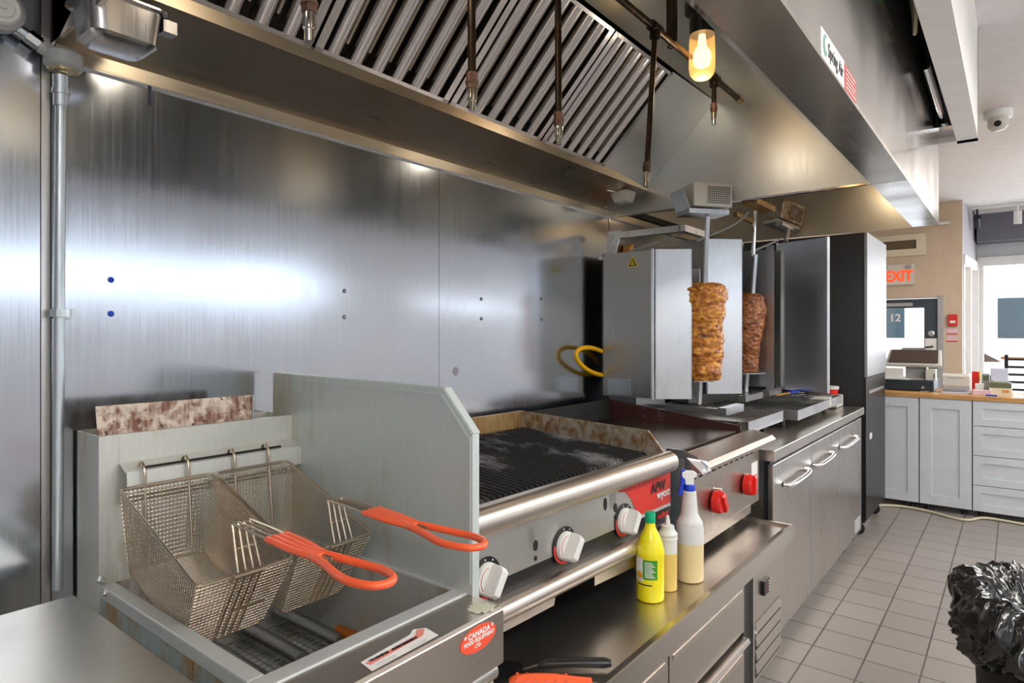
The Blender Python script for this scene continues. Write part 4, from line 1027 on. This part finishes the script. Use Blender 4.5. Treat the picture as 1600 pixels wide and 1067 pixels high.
tr.box(tx0, tx1, ty0, ty1, .962, .966).box(tx0, tx1, ty0, ty0 + .003, .962, 1.01).box(tx0, tx0 + .003, ty0, ty1, .962, 1.01).box(tx1 - .003, tx1, ty0, ty1, .962, 1.01).box(tx0, tx1, ty1 - .003, ty1, .962, 1.01)
tr.build('drip_tray', 'tray', ga)
MB().box(tx0, tx1, ty0 - .002, ty0, .960, 1.012).build('tray_front', 'gyro', ga)
for x in (tx0 + .05, tx1 - .05):
    for y in (1.0, 1.5): MB().lathe([(.014, .9), (.014, .963)], (x, y, 0), 10).build('leg', 'black', ga, True)
MB().box(2.86, 3.10, 1.03, 1.07, 1.025, 1.06).box(2.90, 2.93, 1.07, 1.45, 1.03, 1.05).build('spit_carriage', 'gyro', ga)
MB().box(2.76, 3.08, 1.43, 1.58, 1.0, 1.10).build('burner_base', 'gyro_in', ga)
def spit(par, p0, p1, r=.009, flat=1.):
    MB().tube([p0, p1], r, 4, flat=flat).build('spit', 'alu', par)
S0, S1 = Vector((3.00, 1.212, 1.055)), Vector((2.822, 1.10, 1.955))
spit(ga, S0, S1, .011)
MB().tube([S1 - (S1 - S0).normalized() * .17, S1], .0075, 10).build('spit_shaft', 'chrome', ga, True)
# motor heads
def motor(par, c, rz, w_=.19, d_=.12, h_=.105, tilt=0, face='offwhite'):
    mt = Matrix.Translation(c) @ Matrix.Rotation(rz, 4, 'Z') @ Matrix.Rotation(tilt, 4, 'Y')
    mo = MB(mt).box(-w_ / 2, w_ / 2, -d_ / 2, d_ / 2, 0, h_).build('motor_housing', face, par, bev=.004)
    MB(mt).box(-w_ * .15, w_ * .44, -d_ / 2 - .001, -d_ / 2 + .002, h_ * .12, h_ * .86).build('vent_backing', 'blackmatte', mo)
    g_ = MB(mt)
    for k in range(13): x = -w_ * .15 + w_ * .59 * k / 12; g_.box(x - .0016, x + .0016, -d_ / 2 - .003, -d_ / 2 - .001, h_ * .12, h_ * .86)
    for k in range(9): z_ = h_ * .12 + h_ * .74 * k / 8; g_.box(-w_ * .15, w_ * .44, -d_ / 2 - .003, -d_ / 2 - .001, z_ - .0014, z_ + .0014)
    g_.build('vent_grille', face, mo)
    MB(mt).box(-w_ * .62, w_ * .42, -d_ / 2 + .0, d_ / 2, -.032, -.012).build('motor_bracket', 'gyro', mo)
    MB(mt).quadsheet([(-w_ * .62, -d_ / 2, -.012), (-w_ * .62, d_ / 2, -.012), (-w_ * .78, d_ / 2, .075), (-w_ * .78, -d_ / 2, .075)], .004).build('bracket_tab', 'gyro_side', mo) if w_ > .185 else None
    return mo
motor(ga, Vector((2.800, 1.10, 1.965)), rad(-38))
MB().tube(smoothpath([(2.93, 1.20, 1.90), (2.90, 1.35, 1.86), (2.80, 1.50, 1.80), (2.76, 1.56, 1.76)]), .005, 8).build('motor_cable', 'greyp', ga, True)
MB().box(2.74, 2.775, 1.20, 1.57, 1.865, 1.895).box(2.74, 2.98, 1.175, 1.205, 1.865, 1.895).build('top_arm', 'gyro', ga)
MB().quadsheet([(2.735, 1.57, 1.90), (2.735, 1.50, 1.90), (2.735, 1.53, 1.78), (2.735, 1.58, 1.78)], .004).build('arm_support', 'gyro', ga)

def meat_cone(name, c, prof, mat, label, seed, flat_side=0):
    t = thing('gyro_meat_stack', c, label, 'meat', 'stacks of roasted gyro meat')
    b = MB(); n = 96; m_ = 110; z0, z1 = prof[0][1], prof[-1][1]
    rings = []
    for j in range(m_ + 1):
        z = z0 + (z1 - z0) * j / m_
        for (r0, h0), (r1, h1) in zip(prof, prof[1:]):
            if h0 <= z <= h1 + 1e-9: r = r0 + (r1 - r0) * ((z - h0) / max(1e-6, h1 - h0)); break
        ring = []
        for k in range(n):
            a = 2 * PI * k / n
            v = Vector((math.cos(a) * r * 9, math.sin(a) * r * 9, z * 17 + seed))
            f = 1 + .13 * noise.noise(v) + .09 * (abs(noise.noise(v * 2.3))) + .05 * noise.noise(v * 5) + .05 * noise.noise(Vector((math.cos(a), math.sin(a), z * 5 + seed)))
            ring.append(b.bm.verts.new((math.cos(a) * r * f, math.sin(a) * r * f, z)))
        rings.append(ring)
    for a_, c_ in zip(rings, rings[1:]):
        for k in range(n): b.bm.faces.new((a_[k], a_[(k + 1) % n], c_[(k + 1) % n], c_[k]))
    b.bm.faces.new(rings[0][::-1]); b.bm.faces.new(rings[-1])
    for f in b.bm.faces: f.smooth = True
    o = b.build('meat', mat, t, local=True)
    for p in o.data.polygons: p.use_smooth = True
    return t
m1 = meat_cone('m', (2.952, 1.188, 1.178), [(.085, 0), (.098, .03), (.104, .15), (.110, .30), (.118, .40), (.121, .425), (.112, .447), (.085, .462), (.03, .466)], 'meat', 'tall golden brown gyro meat stack behind the broad steel wing', 3.1)
MB().lathe([(.085, -.006), (.085, .0)], (0, 0, 0), 28).build('base_plate', 'tray', m1, True, local=True)

# --- double broiler
gb = thing('gyro_broiler', (3.95, 1.3, 1.0), 'double vertical gyro broiler with a smaller meat stack and one empty spit', 'gyro broiler', 'vertical gyro broilers')
z0, z1 = 1.062, 1.93
b = wing(MB(), (3.455, 1.35), (3.60, 1.205), z0, z1); b.build('wing_door', 'gyro', gb)
MB().box(3.44, 4.24, 1.50, 1.52, z0, z1 - .06).box(3.44, 3.455, 1.35, 1.52, z0, z1).build('burner_back', 'gyro_in', gb)
b = MB(); b.box(3.90, 3.94, 1.13, 1.50, z0 + .02, z1 - .03).box(3.885, 3.90, 1.12, 1.16, z0, z1 - .01); b.build('divider_panel', 'gyro', gb)
b = wing(MB(), (4.27, 1.20), (4.155, .875), z0 - .02, z1 + .05, lip=-.02); b.build('wing_door', 'gyro', gb)
MB().box(4.24, 4.27, 1.18, 1.52, z0, z1).build('side_panel', 'gyro_side', gb)
tr = MB(); tx0, tx1, ty0, ty1 = 3.50, 4.56, .888, 1.60
tr.box(tx0, tx1, ty0, ty1, .952, .956).box(tx0, tx0 + .003, ty0, ty1, .952, 1.0).box(tx1 - .003, tx1, ty0, ty1, .952, 1.0).box(tx0, tx1, ty1 - .003, ty1, .952, 1.0)
tr.build('drip_tray', 'tray', gb)
MB().box(tx0, tx1, ty0 - .003, ty0, .948, 1.0).box(tx0 - .003, tx0, ty0 - .003, 1.05, .948, 1.0).build('tray_front', 'gyro', gb)
for x in (tx0 + .06, tx1 - .06):
    for y in (.98, 1.5): MB().lathe([(.014, .9), (.014, .953)], (x, y, 0), 10).build('leg', 'black', gb, True)
MB().box(3.55, 3.86, 1.17, 1.21, 1.02, 1.055).box(3.98, 4.24, 1.17, 1.21, 1.02, 1.055).build('spit_carriage', 'gyro', gb)
MB().box(3.5, 4.2, 1.48, 1.58, .96, 1.07).build('burner_base', 'gyro_in', gb)
T0, T1 = Vector((3.75, 1.235, 1.05)), Vector((3.69, 1.16, 2.10))
spit(gb, T0, T1 - Vector((0, 0, .25)), .012)
MB().tube([T1 - (T1 - T0).normalized() * .26, T1], .010, 10).build('spit_shaft', 'chrome', gb, True)
MB().box(3.52, 3.86, 1.10, 1.18, 2.11, 2.14).box(3.50, 3.86, 1.20, 1.22, 2.045, 2.07).build('top_arm', 'guard_back', gb)
motor(gb, Vector((4.10, 1.12, 2.08)), rad(-30), .17, .12, .12, rad(14), 'guard')
MB().tube([(4.06, 1.08, 2.05), (3.99, 1.08, 1.95)], .013, 10).build('spit_shaft', 'chrome', gb, True)
MB().box(3.86, 4.16, 1.06, 1.10, 2.03, 2.05).build('top_arm', 'gyro', gb)
MB().tube(smoothpath([(3.98, 1.1, 1.97), (3.86, 1.12, 1.93), (3.72, 1.2, 1.87)]), .006, 8).build('motor_cable', 'greyp', gb, True)
MB().tube(smoothpath([(3.50, 1.14, 2.06), (3.44, 1.2, 1.99), (3.30, 1.35, 1.90)]), .006, 8).build('motor_cable', 'greyp', gb, True)
m2 = meat_cone('m', (3.742, 1.226, 1.178), [(.055, 0), (.062, .03), (.070, .12), (.084, .20), (.096, .32), (.098, .38), (.090, .43), (.06, .455), (.02, .462)], 'meat2', 'smaller darker gyro meat stack on a round plate, right of the tall one', 9.7)
MB().lathe([(.105, -.008), (.105, -.003)], (0, 0, 0), 28).build('base_plate', 'tray', m2, True, local=True)

# items on the double tray
tn = thing('blue_handled_tongs', (4.0, 1.0, .96), 'tongs with a blue tip lying across the far drip tray', 'tongs')
MB().tube([(3.95, 1.12, 1.03), (4.18, 1.08, 1.035)], .010, 8, flat=.5).build('arm', 'bread', tn, True)
MB().tube([(4.12, 1.09, 1.037), (4.22, 1.075, 1.037)], .016, 10, flat=.7).build('blue_tip', 'blue', tn, True)
MB().tube([(4.2, 1.04, 1.005), (4.36, .93, 1.008), (4.44, .91, 1.006)], .008, 8, flat=.6).build('black_grip', 'black', tn, True)
cv = thing('black_handled_knife', (4.4, .98, .97), 'black handled knife at the end of the far drip tray', 'knife')
MB().tube([(4.38, 1.06, 1.012), (4.54, 1.02, 1.012)], .014, 10, flat=.6).build('handle', 'black', cv, True)
MB().quadsheet([(4.20, 1.10, 1.008), (4.38, 1.05, 1.008), (4.38, 1.07, 1.008), (4.22, 1.13, 1.008)], .002).build('blade', 'alu', cv)
spn = thing('steel_scoop', (4.35, .92, .98), 'pale rectangular scoop resting on the tray edge', 'scoop')
MB().box(4.15, 4.33, .895, .98, 1.001, 1.006).box(4.20, 4.24, .882, .886, .96, 1.006).build('blade', 'offwhite', spn)
cu = thing('paper_cup', (4.77, .99, .983), 'small red tub with pale lid beside the far broiler', 'tub')
MB().lathe([(.036, .983), (.043, 1.018)], (4.77, .99, 0), 20).build('tub_body', 'red', cu, True)
MB().lathe([(.044, 1.018), (.047, 1.020), (.047, 1.036), (.043, 1.040)], (4.77, .99, 0), 20).build('lid', 'offwhite', cu, True)
cl = thing('folded_cloth', (4.74, 1.12, .90), 'folded pale cloth bundle under the red tub at the end of the worktop cooler', 'cloth')
MB().box(4.66, 4.845, .93, 1.26, .9005, .982).build('cloth', 'offwhite', cl, bev=.01)

# yellow gas hose loop on the wall
hs = MB(); pts = [(2.80 + .19 * math.cos(rad(a)) - .12, 1.60, 1.262 + .060 * math.sin(rad(a)) - .20 * (.19 * math.cos(rad(a)))) for a in range(20, 345, 8)]
hs.tube([(2.80, 1.60, 1.262)] * 0 + pts, .011, 10)
tag(hs.build('gas_hose', 'hose', None, True), 'bright yellow hose looping out from behind the first broiler', 'hose')
wd = MB().prism([(2.985, 1.76), (3.075, 1.76), (3.075, 1.83), (3.05, 1.88), (3.02, 1.86)], 1.60, 1.64, 'y').build('wooden_paddle_tip', 'bread')
tag(wd, 'orange brown pointed piece peeking over the first broiler', 'paddle')

# ================================================================ UPRIGHT CABINET
uf = thing('upright_refrigerator', (5.3, 1.2, 0), 'tall refrigerator with scratched black side and steel front', 'refrigerator')
MB().box(4.90, 5.70, .81, 1.63, .10, 2.092).build('cabinet', painted('scratched_black', (.018, .018, .018), .45, .1, (.2, .2, .2), 12, (.78, .82), None, (1, 1, 6)), uf)
MB().box(4.893, 5.70, .792, .812, 1.10, 2.092).build('door', 'fridge_steel', uf, bev=.003)
MB().box(4.893, 5.70, .80, .812, .12, 1.095).build('lower_door', 'black', uf)
MB().box(5.0, 5.6, .796, .80, .98, 1.0).build('door_ledge', 'alu', uf)
MB().box(5.02, 5.10, .796, .80, .66, .70).build('latch', 'white', uf)
for x in (4.97, 5.6):
    for y in (.86, 1.55): MB().lathe([(.04, -.014), (.04, .014)], (x, y, .042), 16, 'x').tube([(x, y, .05), (x, y, .11)], .014).build('caster', 'rubber', uf, True)

# ================================================================ WHITE SERVING COUNTER
wt = MB().box(5.965, 6.62, -1.6, .948, .889, .921).build('counter_worktop', 'wood')
tag(wt, 'butcher block worktop on the white base cabinets', 'worktop')
def shaker(t, x, y0, y1, z0, z1, name='door', r=.075):
    fr2 = MB(); fr2.box(x, x + .018, y0, y1, z0, z0 + r).box(x, x + .018, y0, y1, z1 - r, z1).box(x, x + .018, y0, y0 + r, z0 + r, z1 - r).box(x, x + .018, y1 - r, y1, z0 + r, z1 - r).box(x + .008, x + .018, y0 + r, y1 - r, z0 + r, z1 - r)
    return fr2.build(name, 'cabinet', t)
for (ya, yb, kind, label) in ((.605, .938, 'd', 'white base cabinet nearest the tall refrigerator, one panelled door'), (.262, .600, 'd', 'white base cabinet with one panelled door, next to the drawers'),
                              (-.42, .257, 'w', 'white base cabinet with a stack of wide drawers'), (-1.2, -.425, 'w', 'white drawer cabinet beyond the right edge of the picture')):
    if ya < -1: continue
    t = thing('base_cabinet', (6.0, (ya + yb) / 2, 0), label, 'cabinet', 'white base cabinets under the wooden worktop')
    MB().box(5.99, 6.60, ya, yb, .05, .889).build('carcass', 'cabinet', t)
    if kind == 'd': shaker(t, 5.972, ya + .002, yb - .002, .052, .885)
    else:
        for (c0, c1) in ((.70, .885), (.475, .695), (.25, .47), (.052, .245)): shaker(t, 5.972, ya + .002, yb - .002, c0, c1, 'drawer', .055)
    for y in (ya + .05, yb - .05):
        MB().lathe([(.02, 0), (.017, .01), (.017, .05)], (6.03, y, 0), 10).build('leg', 'black', t, True)

# cable on the floor
cbp = smoothpath([(5.5, 1.05, .012), (5.673, .965, .012), (5.84, .878, .012), (5.93, .72, .012), (5.90, .538, .012), (5.80, .365, .012), (5.81, .268, .012), (5.95, .178, .012), (5.93, -.048, .012), (5.9, -.4, .012)], 6)
tag(MB().tube(cbp, .009, 8).build('power_cable', 'cable', None, True), 'cream power cable trailing along the foot of the white cabinets', 'cable')

# goods on the counter
K = .921
cdw = thing('cash_drawer', (6.35, .73, K), 'dark blue grey cash drawer under the point of sale screen', 'cash drawer')
MB().box(6.20, 6.56, .525, .95, K + .006, 1.012).build('case', 'navy', cdw, bev=.004)
MB().box(6.197, 6.20, .535, .94, K + .012, .975).build('drawer_front', 'navy', cdw)
MB().box(6.196, 6.198, .88, .93, .985, .992).build('badge', 'white', cdw)
MB().lathe([(.012, 0), (.010, -.008)], (6.197, .60, .955), 14, 'x').build('lock', 'alu', cdw)
MB().box(6.21, 6.5, .56, .62, K, K + .008).box(6.21, 6.5, .86, .92, K, K + .008).build('foot', 'white', cdw)
pm = thing('pos_monitor', (6.38, .67, 1.012), 'point of sale touch screen tilted back on a grey stand', 'monitor')
MB().quadsheet([(6.26, .475, 1.140), (6.26, .880, 1.140), (6.43, .865, 1.262), (6.43, .490, 1.262)], .03).build('bezel', 'offwhite', pm, bev=.005)
MB().quadsheet([(6.272, .50, 1.154), (6.272, .855, 1.154), (6.414, .845, 1.255), (6.414, .51, 1.255)], -.006).build('screen', 'screen', pm)
MB().box(6.32, 6.46, .585, .735, 1.02, 1.16).build('stand', 'greyp', pm)
MB().box(6.28, 6.50, .56, .78, 1.012, 1.022).build('base', 'offwhite', pm)
cr = thing('card_reader', (6.3, .54, 1.012), 'cream card reader box beside the screen stand', 'card reader')
MB().box(6.24, 6.36, .515, .585, 1.012, 1.105).build('case', 'offwhite', cr, bev=.004)
MB().box(6.237, 6.24, .522, .528, 1.03, 1.07).build('slot', 'black', cr)
pp = thing('paper_stack', (6.3, .82, 1.012), 'white papers standing on the cash drawer', 'papers')
MB().box(6.24, 6.27, .745, .885, 1.012, 1.105).box(6.22, 6.26, .70, .90, 1.012, 1.022).build('sheets', 'white', pp)
pn = thing('receipt_printer', (6.27, .375, K), 'white receipt printer right of the cash drawer', 'printer')
MB().prism([(6.20, .98), (6.20, 1.062), (6.26, 1.075), (6.36, 1.07), (6.36, .921), (6.24, .921), (6.22, .96)], .285, .470, 'y').build('case', 'offwhite', pn, bev=.006)
MB().box(6.198, 6.20, .32, .43, 1.04, 1.046).build('paper_slot', 'greyp', pn)
MB().box(6.16, 6.26, .28, .475, .921, .931).build('foot_plate', 'lilac', pn)
MB().box(6.222, 6.24, .30, .455, .935, .975).build('lower_panel', 'greyp', pn)
pk = thing('pink_note_stack', (6.2, .2, K), 'pink note pads at the front of the counter', 'note pads')
MB().box(6.10, 6.22, .145, .265, K, .958).build('pads', 'pink', pk, bev=.002)
cb2 = thing('cream_box', (6.22, .08, K), 'cream cardboard box with printed circles on the counter', 'box')
bx_ = MB().box(6.16, 6.30, .02, .155, K, .978).build('box', 'cream_paint', cb2)
MB().lathe([(.012, 0), (.012, -.001)], (6.159, .05, .955), 14, 'x').lathe([(.012, 0), (.012, -.001)], (6.159, .072, .955), 14, 'x').build('printed_circle', 'bread', bx_)
sc_ = thing('green_scale', (6.30, .09, .978), 'dark green box stacked on the cream box', 'box')
MB().box(6.18, 6.34, .025, .16, .9785, 1.018).build('case', plain('olive_green', (.12, .14, .07), .5), sc_, bev=.003)
lm = thing('customer_display', (6.36, .10, 1.018), 'pale lilac panel standing behind the green box', 'display')
MB().box(6.30, 6.33, .045, .155, 1.0185, 1.125).build('panel', 'lilac', lm, bev=.004)
MB().box(6.28, 6.36, .06, .14, 1.0185, 1.03).build('foot', 'offwhite', lm)
rdx = thing('red_orange_carton', (6.5, .29, K), 'small red and orange carton behind the printer', 'carton')
MB().box(6.48, 6.54, .235, .285, K, 1.085).build('carton', 'red', rdx); MB().box(6.479, 6.541, .228, .238, 1.01, 1.085).build('orange_side', 'hose', rdx)
dk = thing('dark_terminal', (6.42, .20, K), 'dark card terminal with green screen behind the pink pads', 'card terminal')
MB().box(6.40, 6.46, .165, .215, K, 1.075).build('case', 'greyp', dk, bev=.004); MB().box(6.398, 6.40, .172, .208, 1.02, 1.06).build('screen', bpy.data.materials['olive_green'], dk)
wp = thing('order_slips', (6.10, -.05, K), 'white slips of paper at the right end of the counter', 'papers')
MB().box(6.02, 6.22, -.12, .01, K, .926).box(6.1, 6.3, -.2, -.05, .926, .945).build('slips', 'white', wp)
pb = thing('clipboard_holder', (6.34, .235, K), 'white clip holder beside the printer', 'holder')
MB().box(6.28, 6.31, .20, .255, K, 1.0).build('holder', 'white', pb, bev=.004)
ctp = thing('pen', (6.05, .16, K), 'dark blue pen on the counter edge', 'pen')
MB().tube([(6.06, .18, K + .007), (6.05, .11, K + .007)], .006, 8).build('barrel', 'blue', ctp, True)

# ================================================================ DINING AREA
dtb = thing('bar_table', (7.9, -.35, 0), 'tall table with thin wooden top by the shop window', 'table')
MB().box(7.6, 8.2, -.75, .11, 1.155, 1.18).build('table_top', 'wood', dtb)
MB().lathe([(.035, .02), (.035, 1.155)], (7.9, -.12, 0), 12).build('column', 'alu', dtb, True)
MB().lathe([(.22, 0), (.22, .015), (.04, .03)], (7.9, -.12, 0), 20).build('base', 'black', dtb, True)
ch = thing('bar_chair', (7.1, -.15, 0), 'dark ladder back bar chair behind the counter', 'chair')
for y in (.065, -.37):
    MB().tube([(7.25, y, 0), (7.22, y, .80), (7.12, y, 1.21)], .014, 8).build('leg', 'black', ch, True)
    MB().tube([(7.62, y, 0), (7.58, y, .80)], .014, 8).build('leg', 'black', ch, True)
MB().box(7.20, 7.60, -.39, .085, .80, .845).build('seat', 'slate', ch, bev=.01)
for k in range(5): MB().box(7.205 - k * .021 - .006, 7.205 - k * .021 + .006, -.37, .065, .89 + k * .068, .91 + k * .068).build('back_slat', 'black', ch)

# ================================================================ EXIT WALL FITTINGS
ex = thing('exit_sign', (9.28, 1.14, 2.02), 'white EXIT sign with red letters above the door', 'sign')
MB().box(9.26, 9.30, .985, 1.36, 2.012, 2.265).build('case', 'offwhite', ex)
text('EXIT', (9.257, 1.15, 2.115), .185, 'exitred', ex, '-x', sx=.78, bold=.006)
MB().lathe([(.03, 0), (.025, -.03)], (9.26, 1.04, 2.235), 12, 'x').lathe([(.03, 0), (.025, -.03)], (9.26, 1.30, 2.235), 12, 'x').build('emergency_lamp', 'greyp', ex)
vt = thing('vent_grille', (9.29, 1.1, 2.37), 'cream framed vent above the exit sign', 'vent')
b = MB(); b.box(9.27, 9.30, .87, 1.45, 2.372, 2.42).box(9.27, 9.30, .87, 1.45, 2.59, 2.638).box(9.27, 9.30, .87, .93, 2.42, 2.59); b.build('frame', 'cream_paint', vt)
MB().box(9.262, 9.275, .93, 1.45, 2.42, 2.455).box(9.262, 9.275, .93, 1.45, 2.565, 2.59).box(9.262, 9.275, .93, .965, 2.455, 2.565).build('inner_frame', 'cream_paint', vt)
MB().box(9.285, 9.299, .96, 1.45, 2.45, 2.57).build('opening_shade', plain('vent_dark', (.13, .10, .05), .6), vt)  # dark sheet paints the shade inside the vent opening
fa = thing('fire_alarm_pull', (9.28, .59, 1.5), 'small red fire alarm pull station on the beige wall', 'fire alarm')
fb = MB().box(9.26, 9.30, .545, .640, 1.49, 1.63).build('case', 'redlab', fa, bev=.005)
MB().box(9.255, 9.26, .565, .62, 1.525, 1.555).build('pull_bar', 'white', fb)
for z in (1.42, 1.33):
    n_ = MB().box(9.296, 9.30, .545, .655, z - .03, z + .04).build('notice', 'pink')
    tag(n_, 'upper pale notice with a red rule under the fire alarm' if z > 1.4 else 'lower pale notice with a red rule under the fire alarm', 'notice')
    MB().box(9.2945, 9.296, .545, .655, z - .03, z - .018).build('red_rule', 'redlab', n_)
sn = MB().lathe([(.02, -.0), (.02, .14)], (9.27, .62, 2.74), 12, 'y').build('wall_sensor', 'white')
tag(sn, 'small white tube shaped sensor high on the beige wall', 'sensor')

# ceiling fittings
sm = thing('ceiling_camera', (5.75, .10, CZ), 'white dome camera on the ceiling', 'camera')
MB().lathe([(.085, CZ), (.085, CZ - .05), (.07, CZ - .055)], (5.75, .10, 0), 24).build('base', 'white', sm, True)
MB().lathe([(.062, CZ - .055), (.062, CZ - .11), (.04, CZ - .135), (.01, CZ - .14)], (5.75, .10, 0), 24).build('dome', 'offwhite', sm, True)
MB().lathe([(.012, -.0), (.02, -.02), (.022, -.03)], (5.69, .10, CZ - .11), 12, 'x').build('lens', 'black', sm, True)
for (x, y, mt, lb_) in ((9.9, .38, 'black', 'black track spotlight at the end of the slate band'), (9.9, -.02, 'white', 'white track spotlight in front of the slate band')):
    t = thing('track_spotlight', (x, y, 2.96), lb_, 'spotlight', None)
    MB().tube([(x, y, 2.97), (x, y, 2.88)], .012, 8).build('stem', mt, t, True)
    MB().tube([(x - .04, y, 2.86), (x + .08, y, 2.76)] if mt == 'black' else [(x, y, 2.90), (x + .02, y, 2.74)], .042, 14).build('spot_head', mt, t, True)
tk = MB().box(9.88, 9.92, -2.5, .44, 2.965, CZ).build('lighting_track', 'white'); tag(tk, 'white ceiling track carrying the two spotlights', 'track')
for (tx, ty), wh in zip(FILL_LIGHTS, ('behind the camera', 'beside the fryer', 'beside the griddle', 'above the white serving counter', 'nearest the exit door')):  # unseen fixture bodies added for the fill lights
    t = thing('fill_fixture', (tx, ty, CZ), 'added unseen fill light ' + wh, 'ceiling light', 'added fill lights')
    MB().box(tx - .62, tx + .62, ty - .30, ty + .30, CZ - .23, CZ - .21).build('frame', 'white', t)
    for q in (-.5, .5): MB().tube([(tx + q, ty, CZ - .21), (tx + q, ty, CZ)], .006, 6).build('suspension_rod', 'chrome', t)
    MB().box(tx - .58, tx + .58, ty - .28, ty + .28, CZ - .28, CZ - .229).build('fill_diffuser', 'fill_diffuser', t)

# ================================================================ BIN WITH BLACK BAG
bn = thing('waste_bin', (2.21, -.09, 0), 'round grey bin lined with a crumpled black bag', 'bin')
MB().lathe([(.155, 0), (.16, .01), (.185, .60), (.20, .62)], (2.21, -.09, 0), 36).build('bin_body', 'blackmatte', bn, True)
b = MB(); n = 200; rings = []
prof = [(.02, .58), (.10, .62), (.14, .68), (.160, .708), (.180, .718), (.198, .705), (.214, .675), (.222, .64), (.222, .60), (.212, .565), (.190, .535), (.168, .52)]
steps = 80
for j in range(steps + 1):
    u = j / steps * (len(prof) - 1); i = min(int(u), len(prof) - 2); f = u - i
    r = prof[i][0] * (1 - f) + prof[i + 1][0] * f; z = prof[i][1] * (1 - f) + prof[i + 1][1] * f
    ring = []
    for k in range(n):
        a = 2 * PI * k / n
        wob = noise.noise(Vector((math.cos(a) * 1.5, math.sin(a) * 1.5, z * 3))) * 1.2
        v = Vector((math.cos(a) * 2.6 + wob, math.sin(a) * 2.6, z * 3.2 + wob))
        amt = min(1, max(0, (r - .10) / .08))
        crease = (1 - abs(noise.noise(v * 1.3))) ** 4 * .030 - (1 - abs(noise.noise(v * 2.1 + Vector((5, 2, 8))))) ** 5 * .034 + (1 - abs(noise.noise(v * 4.3 + Vector((1, 7, 3))))) ** 5 * .013
        dr_ = amt * (crease + noise.noise(v * .8) * .03)
        dz = amt * (noise.noise(Vector((math.cos(a) * 1.7, math.sin(a) * 1.7, 3.3))) * .035 + (1 - abs(noise.noise(v * 2.4 + Vector((9, 9, 9))))) ** 4 * .020 - .008)
        ring.append(b.bm.verts.new((2.21 + math.cos(a) * (r + dr_), -.09 + math.sin(a) * (r + dr_), z + dz)))
    rings.append(ring)
for a_, c_ in zip(rings, rings[1:]):
    for k in range(n): b.bm.faces.new((a_[k], a_[(k + 1) % n], c_[(k + 1) % n], c_[k]))
b.bm.faces.new(rings[0][::-1])
o = b.build('bin_bag', 'bag', bn)
for p in o.data.polygons: p.use_smooth = True
